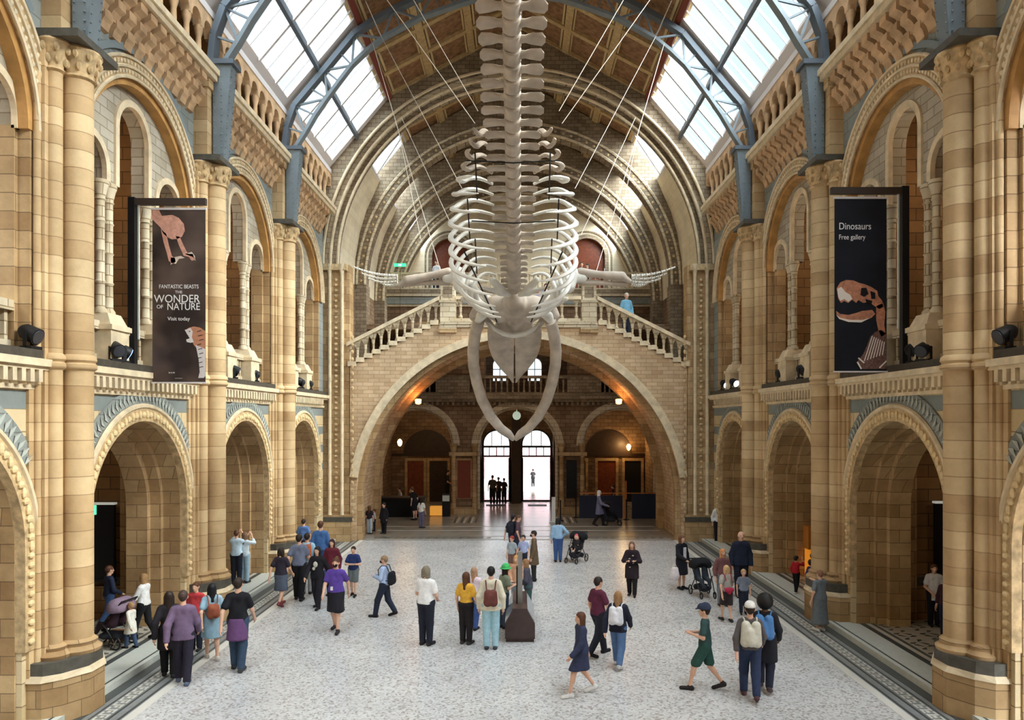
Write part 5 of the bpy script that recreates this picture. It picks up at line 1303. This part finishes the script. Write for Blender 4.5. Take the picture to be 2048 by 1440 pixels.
# --- left foreground
p = person(476, 1340, 1155, 5, 'person in black t-shirt and jeans with a purple jumper tied round the waist', ('tee', (26,26,32)), (TR, (58,76,98)), ('short', DB), arms='down', stride=.10, shoes=(60,60,60),
  extra=lambda r, L, lz: sdf_obj('tied_jumper', cl((104,70,112)), r, [((0,-.02,.98), (0,-.05,.62), .165, .20, 1.1)], .018, .03, [('z<', 1.0), ('z>', .60), ('pl', (0,1,0), .06)]))
p = person(366, 1366, 1180, 15, 'person in purple-grey jacket and dark trousers walking away at lower left', ('jacket', (112,92,118)), (TR, (40,36,50)), ('short', (70,54,48)), sleeve='long', stride=.12, shoes=(90,100,120))
person(338, 1352, 1182, 20, 'person in black coat with long dark hair, left of the purple-grey jacket', ('longcoat', (34,30,36)), (TR, BK), ('long', DB), sleeve='long', stride=.08)
p = person(424, 1318, 1166, 30, 'person in light blue dress with dark hair, walking between purple jacket and black t-shirt', ('dress', (150,182,200)), ('none', 0), ('long', BK), stride=.14, shoes=(210,200,190))
backpack(p, 'small reddish-brown backpack on the light blue dress', (150,82,58), .62, 1.16)
person(392, 1300, 1164, 178, 'person in red shirt facing the camera, half hidden behind the light blue dress', ('tee', (190,60,64)), (TR, DK), ('short', BR))
# alcove group behind the nearest left column
person(218, 1258, 1130, -40, 'person in navy shirt and blue jeans striding in the nearest left alcove', ('tee', (34,42,66)), (TR, (52,74,112)), ('short', BR), sleeve='long', arms=('hold','hold'), stride=.26, z0=.13)
person(288, 1278, 1146, 82, 'person in white long-sleeved top and black trousers pushing the pushchair at left', ('tee', (232,232,230)), (TR, BK), ('bob', BL_), sleeve='long', arms='push', stride=.22, z0=.13)
person(262, 1296, 1206, 75, 'small child in white coat and blue jeans beside the left pushchair', ('longcoat', (226,222,210)), (TR, (60,80,110)), ('short', BL_), sleeve='long', stride=.14, z0=.13)
# couple taking a picture
person(473, 1168, 1060, 2, 'person in pale blue top and black trousers taking a picture by the second left arch', ('tee', (190,212,226)), (TR, (30,34,46)), ('short', BR), sleeve='long', arms='up', z0=.13)
person(489, 1166, 1064, -8, 'person in pale jeans and light top beside the one taking a picture', ('tee', (200,214,224)), (TR, (158,186,206)), ('long', (120,90,70)), sleeve='long', arms='up', z0=.13)
# --- middle left cluster
person(562, 1212, 1094, -12, 'person in dark top and knee-length grey skirt at the left edge of the crowd', ('tee', (48,42,54)), ('skirt', (84,92,108)), ('bob', DB), stride=.24, shoes=(120,60,60))
p = person(598, 1200, 1068, 2, 'tall person in grey-blue shirt and black trousers seen from behind', ('tee', (112,118,138)), (TR, (28,26,30)), ('short', DB), stride=.10, extra=None)
p = person(614, 1188, 1066, 8, 'person in pale blue shirt partly hidden behind the tall grey-blue shirt', ('tee', (160,196,214)), (TR, (150,150,150)), ('short', DB), sleeve='long')
backpack(p, 'round orange-brown backpack in the middle left crowd', (190,98,62), .8, 1.28)
person(635, 1216, 1092, 170, 'person in black printed hoodie and black trousers walking towards the camera', ('jacket', (30,28,34)), (TR, (30,28,36)), ('long', BK), sleeve='long', stride=.16,
  extra=lambda r, L, lz: MB().lump((.0, .135, 1.26), (.07, .03, .09), 6).lump((.05, .135, 1.14), (.05, .03, .05), 5).build('chest_print', cl((206,200,190)), r, local=True))
person(664, 1190, 1078, 176, 'person in maroon sweatshirt with long dark red-brown hair facing the camera', ('jacket', (104,36,50)), (TR, (30,28,36)), ('long', (62,34,30)), sleeve='long')
person(641, 1165, 1042, 5, 'person in bright blue shirt seen from behind in the middle left crowd', ('tee', (70,108,160)), (TR, (60,84,130)), ('short', BR), sleeve='long')
person(607, 1128, 1038, 0, 'person in mid-blue top standing by the third left column', ('tee', (84,116,170)), (TR, DK), ('short', DB))
p = person(672, 1262, 1114, 178, 'museum guide in purple polo shirt, black skirt and black face mask walking forward', ('tee', (92,66,150)), ('skirt', (34,32,38)), ('bun', BR), stride=.2, mask=True, shoes=(50,44,44),
  extra=lambda r, L, lz: MB().box(.03, .09, .15, .158, 1.0, 1.09).build('pass_card', cl(WHT), r, local=True))
person(707, 1192, 1092, 175, 'boy in navy t-shirt and grey shorts crossing his arms, right of the guide', ('tee', (40,56,104)), ('shorts', (110,118,118)), ('short', DB), arms='cross', stride=.12, shoes=BK)
p = person(769, 1234, 1110, 78, 'person in light blue shirt with mask reading a leaflet while walking left', ('tee', (168,184,214)), (TR, (36,42,58)), ('short', (150,120,90)), sleeve='long', arms='phone', stride=.24, mask=True, shoes=(36,32,34),
  extra=lambda r, L, lz: MB().box(-.09, .09, .33, .335, 1.10, 1.24).build('leaflet', cl((230,232,236)), r, local=True))
backpack(p, 'small black backpack on the light blue shirt of the reader', (28,28,32), .8, 1.12)
p = person(852, 1290, 1132, -25, 'person in white t-shirt and black trousers with a grey-blond bob, seen from behind', ('tee', (236,232,228)), (TR, (34,36,48)), ('bob', (130,118,100)), arms='hold', bulk=1.12)
# --- centre, round the case
person(932, 1288, 1144, -25, 'person in mustard yellow top and black trousers left of the cream coat', ('crop', (222,168,60)), (TR, (36,30,32)), ('long', BR), sleeve='short', arms=('down', 'hold'), shoes=(60,54,54))
person(948, 1258, 1134, -20, 'person in pink-white top and blue jeans half hidden behind the mustard top', ('tee', (228,206,214)), (TR, (62,84,140)), ('long', (180,140,110)), stride=.08)
p = person(982, 1298, 1133, 0, 'person in cream coat and pale jeans with short black hair, seen from behind', ('jacket', (222,212,188)), (TR, (160,196,208)), ('short', (24,22,22)), sleeve='long', shoes=(60,64,72))
backpack(p, 'round maroon-brown backpack on the cream coat', (106,58,52), .7, 1.14)
person(1007, 1256, 1130, -60, 'person in green cap and grey-green clothes bending over the case', ('tee', (120,130,110)), (TR, (60,70,84)), ('long', DB), arms='phone', hat=('sun', (70,180,100)), lean=.08)
person(1057, 1232, 1118, 80, 'person with long blond-brown hair in dark puffer jacket leaning on the right of the case', ('jacket', (72,70,84)), (TR, (60,90,84)), ('long', (150,110,74)), sleeve='long', arms='hold', lean=.12)
person(1033, 1212, 1112, 170, 'person in tan coat behind the steel post of the case', ('jacket', (196,150,120)), (TR, GY), ('long', (200,150,90)), sleeve='long', arms='hold')
p = person(1026, 1118, 1028, -30, 'person in dark t-shirt with long black ponytail carrying a black rucksack, far centre', ('tee', (48,50,66)), (TR, (40,56,90)), ('tail', BK), stride=.06)
backpack(p, 'black rucksack on the far centre visitor with a ponytail', (30,34,44), .9, 1.25)
person(1036, 1120, 1030, -90, 'person in maroon-grey top standing close beside the black ponytail', ('tee', (84,60,72)), (TR, DK), ('short', BR))
person(1024, 1160, 1084, 150, 'child with red hair band in grey top, left child of the far centre pair', ('tee', (160,170,176)), ('shorts', (120,90,80)), ('short', (150,50,40)), D=24.3)
person(1047, 1160, 1086, 170, 'child in pale lilac top with black hair, right child of the far centre pair', ('tee', (170,180,216)), (TR, DK), ('short', BK), D=24.6)
person(1068, 1162, 1061, 85, 'bearded person in brown coat over a white shirt facing left', ('longcoat', (98,80,60)), (TR, (40,40,40)), ('short', DB), sleeve='long', mask=True,
  extra=lambda r, L, lz: MB().box(-.10, .10, .135, .15, .95, 1.4).build('shirt_front', cl(WHT), r, local=True))
person(1116, 1124, 1036, 5, 'person in light blue top and blue jeans with black hair, beside the pink-hooded pushchair', ('tee', (150,184,214)), (TR, (62,90,140)), ('bob', BK), sleeve='long', arms=('down','hip'), bulk=1.15)
# --- right foreground
p = person(1162, 1390, 1222, 105, 'person in navy jacket over short dark dress with long brown hair, nearest the camera', ('longcoat', (52,58,84)), ('none', 0), ('long', BR), sleeve='long', arms=('swingf','swingb'), stride=.28, shoes=(220,218,214))
p = person(1196, 1312, 1152, -55, 'person in maroon and navy jumper with grey sleeves walking right', ('tee', (92,40,62)), (TR, (32,34,44)), ('short', DB), sleeve='short', arms=('down','swingf'), stride=.26, shoes=BK,
  extra=lambda r, L, lz: None)
p = person(1236, 1335, 1181, -20, 'person in navy jacket and blue jeans with long blond-brown hair, right of the maroon jumper', ('jacket', (36,38,54)), (TR, (84,112,152)), ('long', (160,122,84)), sleeve='long', stride=.24, shoes=(200,200,200))
backpack(p, 'white rucksack on the navy jacket with blue jeans', (222,222,228), .95, 1.24)
person(1264, 1192, 1082, 165, 'person in black clothes printed with pale flowers standing alone', ('longcoat', (42,32,40)), (TR, (34,30,34)), ('long', (120,92,72)), sleeve='long', arms='cross', stride=.1,
  extra=lambda r, L, lz: [MB().lump((x, .155, z), (.035, .02, .02), 5).build('flower_print', cl((200,180,176)), r, local=True) for x, z in ((-.05, 1.32), (.06, 1.22), (-.06, 1.08), (.05, .95))])
p = person(1363, 1178, 1070, -150, 'person in black jacket over white top and dark skirt holding a pushchair handle', ('jacket', (30,30,38)), ('skirt', (40,40,52)), ('bob', (110,72,50)), sleeve='long', arms=('down','push'), shoes=BK,
  extra=lambda r, L, lz: MB().box(-.06, .06, .15, .165, .95, 1.38).build('shirt_front', cl((220,222,232)), r, local=True))
person(1410, 1380, 1208, 72, 'person in dark green shirt and shorts wearing a flat cap, walking left', ('tee', (52,78,78)), ('shorts', (44,80,72)), ('short', DB), arms=('phone','phone'), stride=.30, hat=('flatcap', (46,54,74)), shoes=(44,38,40))
p = person(1500, 1398, 1204, -12, 'person in white cap and grey top with dark jeans, walking away at lower right', ('tee', (90,84,84)), (TR, (44,56,84)), ('short', DB), sleeve='long', stride=.22, hat=('cap', (224,220,214)), shoes=(90,60,64))
backpack(p, 'large cream-and-grey backpack under the white cap', (204,200,184), 1.1, 1.24)
p = person(1530, 1380, 1192, -22, 'person with a black afro and dark clothes walking beside the white cap', ('longcoat', (30,30,36)), (TR, (34,36,50)), ('afro', (24,20,20)), skin='dark', sleeve='long', stride=.22, shoes=(70,56,60))
backpack(p, 'bright blue backpack on the visitor with the afro', (80,126,178), 1.05, 1.24)
p = person(1453, 1242, 1130, 10, 'blond child in grey t-shirt and dark shorts seen from behind', ('tee', (168,164,156)), ('shorts', (60,52,56)), ('bob', (206,168,120)), stride=.12)
t = worn('small crimson bag on the back of the blond child', 'shoulder_bag', 'bag', p, [((-.08,-.20,1.02), (.08,-.20,1.02), .075, .075), ((0,-.20,1.0), (0,-.20,.95), .08, .07)], (176,46,74))
person(1445, 1222, 1108, -170, 'person with orange-blond hair in dark top behind the blond child', ('tee', (120,80,80)), (TR, GY), ('long', (206,140,90)), sleeve='long', D=20.2)
person(1482, 1196, 1064, 178, 'bald person in navy jacket and dark trousers facing the camera', ('jacket', (34,40,58)), (TR, (30,34,48)), ('bald', BK), sleeve='long', D=21.2)
person(1487, 1228, 1139, 175, 'child in grey waistcoat below the bald person', ('tee', (128,134,150)), (TR, DK), ('short', (190,150,110)), D=19.3)
# right wall
person(1640, 1262, 1140, 20, 'person in grey t-shirt and long grey skirt pointing towards the right wall', ('tee', (112,118,122)), ('longskirt', (104,110,112)), ('short', (140,100,76)), arms=('down','point'), bulk=1.1, shoes=(220,220,220))
p = person(1592, 1186, 1112, -60, 'child in red top and black trousers by the middle right alcove', ('tee', (180,34,44)), (TR, BK), ('short', DB), sleeve='long', arms=('down','up'), z0=.13, shoes=WHT, stride=.1)
person(1622, 1206, 1120, -75, 'child in dark blue top and black trousers pointing right', ('tee', (58,66,120)), (TR, BK), ('short', DB), sleeve='long', arms=('down','point'), z0=.13)
person(1625, 1176, 1108, -90, 'child in white top half hidden by the second right column', ('tee', WHT), (TR, DK), ('short', DB), z0=.13)
person(1437, 1088, 1004, 175, 'person in white shirt and black trousers, left of the pair by the far right pier', ('tee', (224,228,232)), (TR, (30,30,42)), ('short', BR), sleeve='long')
person(1454, 1084, 1006, 160, 'person in white top and navy trousers, right of the pair by the far right pier', ('tee', (214,218,228)), (TR, (34,42,66)), ('bob', BR), sleeve='short')
person(1480, 1080, 1030, 90, 'child in dark clothes close to the far right pier', ('tee', DK), (TR, BK), ('short', BR))
person(1868, 1252, 1128, 170, 'person in white shirt and black trousers holding a paper in the nearest right alcove', ('tee', (226,228,232)), (TR, (26,26,34)), ('short', BR), sleeve='short', arms=('hold','hold'), z0=.13, shoes=BK,
  extra=lambda r, L, lz: MB().box(-.02, .16, .27, .275, .78, 1.02).build('paper', cl((238,238,240)), r, local=True))
person(1893, 1276, 1150, 120, 'person in maroon top and navy trousers half behind the nearest right column', ('tee', (60,34,44)), (TR, (30,36,62)), ('short', DB), sleeve='long', z0=.13)
# --- far end
person(739, 1068, 1012, -20, 'person in dark top and pale jeans at the left foot of the bridge', ('tee', (38,34,44)), (TR, (176,190,204)), ('long', BR))
person(749, 1062, 1022, 100, 'child in white top beside the pale jeans at the foot of the bridge', ('tee', (208,212,214)), (TR, DK), ('short', BR))
person(768, 1067, 1006, 150, 'person in long black coat at the left foot of the bridge', ('longcoat', (26,24,30)), (TR, BK), ('short', DB), sleeve='long')
person(843, 1056, 996, -30, 'person in white top and grey-violet jeans under the left of the bridge', ('tee', (222,220,216)), (TR, (110,104,130)), ('long', DB))
person(830, 1040, 974, 60, 'person in black clothes bending beside the white top under the bridge', ('tee', (26,28,32)), ('shorts', BK), ('short', BR), lean=.3)
person(925, 1014, 956, 180, 'guide in dark purple shirt standing by the red niche panel', ('tee', (70,56,96)), (TR, BK), ('short', BR))
person(1147, 1013, 950, 150, 'guide in purple shirt standing by the right door pier', ('tee', (86,66,140)), (TR, BK), ('short', DB))
person(895, 1004, 940, -90, 'person in black and grey at the kiosk left of the red niche', ('tee', (44,46,52)), (TR, BK), ('short', DB), arms='hold')
person(800, 998, 950, 120, 'person in pale top behind the reception desk', ('tee', (190,180,160)), (TR, DK), ('short', DB), D=40.8)
person(822, 999, 955, 120, 'person in black with a yellow hat behind the reception desk', ('tee', (34,32,36)), (TR, DK), ('short', BL_), D=40.6, hat=('sunhat', (196,170,90)))
for i, (px, yf, yh, tx_) in enumerate(((985, 1001, 943, 'leftmost silhouetted visitor in the left street door'), (997, 999, 946, 'second silhouetted visitor from the left in the left street door'), (1008, 1000, 950, 'rightmost silhouetted visitor in the left street door'))):
    person(px, yf, yh, [0, 20, -20][i], tx_, ('tee', [(70,64,60),(46,36,36),(40,30,36)][i]), (TR, BK), ('short', DB), D=44.6+.3*i)
person(1066, 972, 936, 10, 'tiny dark figure out on the street in the right doorway', ('tee', (40,40,44)), (TR, BK), ('short', DB), D=56)
person(1198, 1052, 980, -95, 'person in white headscarf and grey-violet coat pushing a black pushchair under the bridge', ('longcoat', (120,120,150)), (TR, BK), ('long', (226,228,236)), sleeve='long', arms='push', stride=.22)
person(1172, 1010, 966, 150, 'person in pale top working behind the navy screens', ('tee', (196,190,184)), (TR, DK), ('short', BL_), D=41)
person(1318, 1050, 1012, 100, 'small child in white at the right foot of the bridge', ('longcoat', (226,222,216)), (TR, WHT), ('short', DB), sleeve='long')
person(1226, 1008, 962, 90, 'dark figure in the right entrance archway', ('tee', (36,30,38)), (TR, BK), ('short', DB), D=42.5)
# --- up on the bridge and galleries
def upper(px, yh, D, z, yaw, label, c, **k): person(px, CY+(CH-z)*FP/D, yh, yaw, label, ('tee', c), (TR, DK), ('short', k.pop('hc', DB)), z0=z, D=D, **k)
upper(1253, 582, 33.0, 8.62, 200, 'person in light blue top climbing the right flight of the bridge', (120,176,204), sleeve='long', hc=(190,180,170))
upper(873, 517, 45.0, 12.6, 150, 'person in white top on the far gallery above the left newel post', (232,232,236), sleeve='long')
upper(1163, 508, 45.5, 12.6, 180, 'person in black on the far gallery in front of the right doorway', (34,34,44), sleeve='long')
upper(801, 532, 45.2, 12.6, 180, 'person in pale blue shirt under the green exit sign of the far gallery', (150,170,214))
upper(1175, 512, 45.9, 12.6, 120, 'second dark figure on the far gallery by the right doorway', (44,40,44))
upper(1078, 528, 34.5, 9.1, 180, 'person in lilac top on the bridge landing behind the ribs', (160,150,200), sleeve='long')
upper(1092, 545, 33.4, 9.1, 170, 'person in white and blue top on the bridge landing behind the ribs', (180,196,220))
# far gallery railing
r = empty('gallery_balustrade', (0, 43.9, 12.6), label='pale balustrade along the front of the far upper gallery', cat='balustrade')
MB().box(-7.6, 7.6, 43.75, 43.95, 13.5, 13.62).box(-7.6, 7.6, 43.75, 43.95, 12.6, 12.7).build('rail', M['pale'], r)
for x in (-7.2, -2.2, 2.2, 7.2): MB().box(x-.4, x+.4, 43.72, 43.98, 12.7, 13.5).build('solid_panel', M['pale'], r)
for x in list(np.arange(-6.6, -2.7, .25))+list(np.arange(2.75, 6.7, .25))+list(np.arange(-1.6, 1.7, .25)):
    MB().lathe(x, 43.85, [(.055, 12.7), (.04, 12.8), (.04, 13.2), (.06, 13.35), (.05, 13.5)], 6).build('baluster', M['pale'], r, True)
# ------------------------------------------------------------------ pushchairs
def pushchair(px, yf, yaw, label, hood=(28,28,32), child=None, z0=0, s=1.0, fab=(30,30,36)):
    D = (CH-z0)*FP/(yf-CY); x = (px-CX)*D/FP
    t = empty('pushchair', (x, D, z0), math.radians(yaw), label=label, cat='pushchair', group='pushchairs', scale=s)
    B = lambda mb, n, m, sm=False: mb.build(n, m, t, sm, local=True)
    for (wx, wy, wr) in ((-.27, -.28, .13), (.27, -.28, .13), (-.2, .38, .09), (.2, .38, .09)):
        P = [(wx, wy+wr*math.cos(a), wr+.012+wr*math.sin(a)) for a in np.linspace(0, 2*PI, 17)]
        w_ = MB().tube(P, .018, 6); o = B(w_, 'wheel', M['black'], True)
        sp = MB()
        for a in np.linspace(0, PI, 4)[:3]: sp.bar((wx, wy-wr*math.cos(a), wr+.012-wr*math.sin(a)), (wx, wy+wr*math.cos(a), wr+.012+wr*math.sin(a)), .01, .01)
        B(sp.lump((wx, wy, wr+.012), (.03, .025, .025), 6), 'hub', M['steel'], True)
    mb = MB()
    for s_ in (-1, 1):
        mb.tube([(s_*.2, .38, .12), (s_*.24, .12, .42), (s_*.25, -.18, .78), (s_*.25, -.42, 1.02)], .014, 6)
        mb.tube([(s_*.27, -.28, .14), (s_*.25, -.05, .45), (s_*.24, .12, .60)], .014, 6)
    mb.tube([(-.25, -.42, 1.02), (.25, -.42, 1.02)], .018, 8).tube([(-.27, -.28, .14), (.27, -.28, .14)], .012, 6)
    B(mb, 'frame', M['black'], True)
    sdf_obj('seat', cl(fab), t, [((-.12,-.12,.55), (-.12,-.25,.92), .10, .08), ((.12,-.12,.55), (.12,-.25,.92), .10, .08), ((-.12,-.1,.5), (-.12,.18,.48), .08, .06), ((.12,-.1,.5), (.12,.18,.48), .08, .06), ((-.1,.2,.46), (-.1,.3,.3), .05, .04), ((.1,.2,.46), (.1,.3,.3), .05, .04)], .025, .06)
    sdf_obj('basket', cl((50,52,60)), t, [((-.14,-.2,.24), (.14,-.2,.24), .08, .08), ((-.12,.12,.24), (.12,.12,.24), .07, .07), ((0,-.2,.24), (0,.12,.24), .1, .1)], .03, .05)
    sdf_obj('hood', cl(hood), t, [((-.14,-.22,.86), (.14,-.22,.86), .20, .20)], .025, .03, [('not', (0, .05, .70), .24), ('z>', .78)])
    if child:
        c = empty('person', tuple(MW(t) @ Vector((0, 0, .5))), math.radians(yaw), label=child[0], cat='person', scale=s)
        cc = lambda n, m, pr, k=.03: sdf_obj(n, m, c, pr, .018, k)
        cc('body', SKIN['light'], [((0,.0,.02), (0,-.08,.26), .09, .08), ((0,-.06,.36), (0,-.04,.37), .085, .08), ((0,-.08,.24), (0,-.06,.34), .04, .04), ((-.09,-.05,.24), (-.12,.08,.12), .03, .025), ((.09,-.05,.24), (.12,.08,.12), .03, .025), ((-.06,.0,.02), (-.07,.2,.04), .045, .035), ((.06,0,.02), (.07,.2,.04), .045, .035), ((-.07,.2,.04), (-.07,.24,-.12), .035, .025), ((.07,.2,.04), (.07,.24,-.12), .035, .025)])
        cc('clothing', cl(child[1]), [((0,.0,.02), (0,-.08,.24), .105, .095), ((-.09,-.05,.24), (-.12,.06,.14), .042, .036), ((.09,-.05,.24), (.12,.06,.14), .042, .036), ((-.06,.0,.02), (-.07,.2,.04), .058, .048), ((.06,0,.02), (.07,.2,.04), .058, .048)])
        cc('hair' if child[2][0] < 150 else 'hood', cl(child[2]), [((0,-.09,.38), (0,-.08,.40), .09, .09)])
    return t
pushchair(1152, 1124, 150, 'black pushchair with a child in pink hood, beside the light blue top', child=('small child in a pink hood sitting in a black pushchair', (40,36,40), (226,90,110)))
pushchair(1406, 1192, -172, 'black empty pushchair with pale lining held by the person in the black jacket', fab=(48,56,66), s=.98)
pushchair(1222, 1050, -95, 'black pushchair in front of the white headscarf under the bridge', s=1.05)
pushchair(224, 1292, 80, 'dark pushchair with a tan bag in the nearest left alcove', z0=.13, fab=(60,40,52), hood=(140,120,140))
x, y, _ = W(236, 1300, 4.87*FP/(1285-CY))
p_ = sdf_obj('tan_bag', cl((176,120,70)), None, [((x-.12, y, .32), (x+.12, y, .32), .10, .10), ((x-.1, y, .24), (x+.1, y, .24), .10, .10)], .025, .05, local=True); tag(p_, 'tan bag hanging on the pushchair in the nearest left alcove', 'bag')
x, y, _ = W(1351, 1140, 21.9)
p_ = sdf_obj('shopping_bag', cl((236,226,226)), None, [((x-.02, y, .66), (x-.02, y, .46), .10, .14, 1.6)], .02, .05, [('z<', .70)], local=True,
             extra=lambda mb: mb.tube([(x-.08, y, .68), (x-.02, y, .82), (x+.05, y, .68)], .008, 5)); tag(p_, 'white carrier bag held by the person in the black jacket', 'bag')
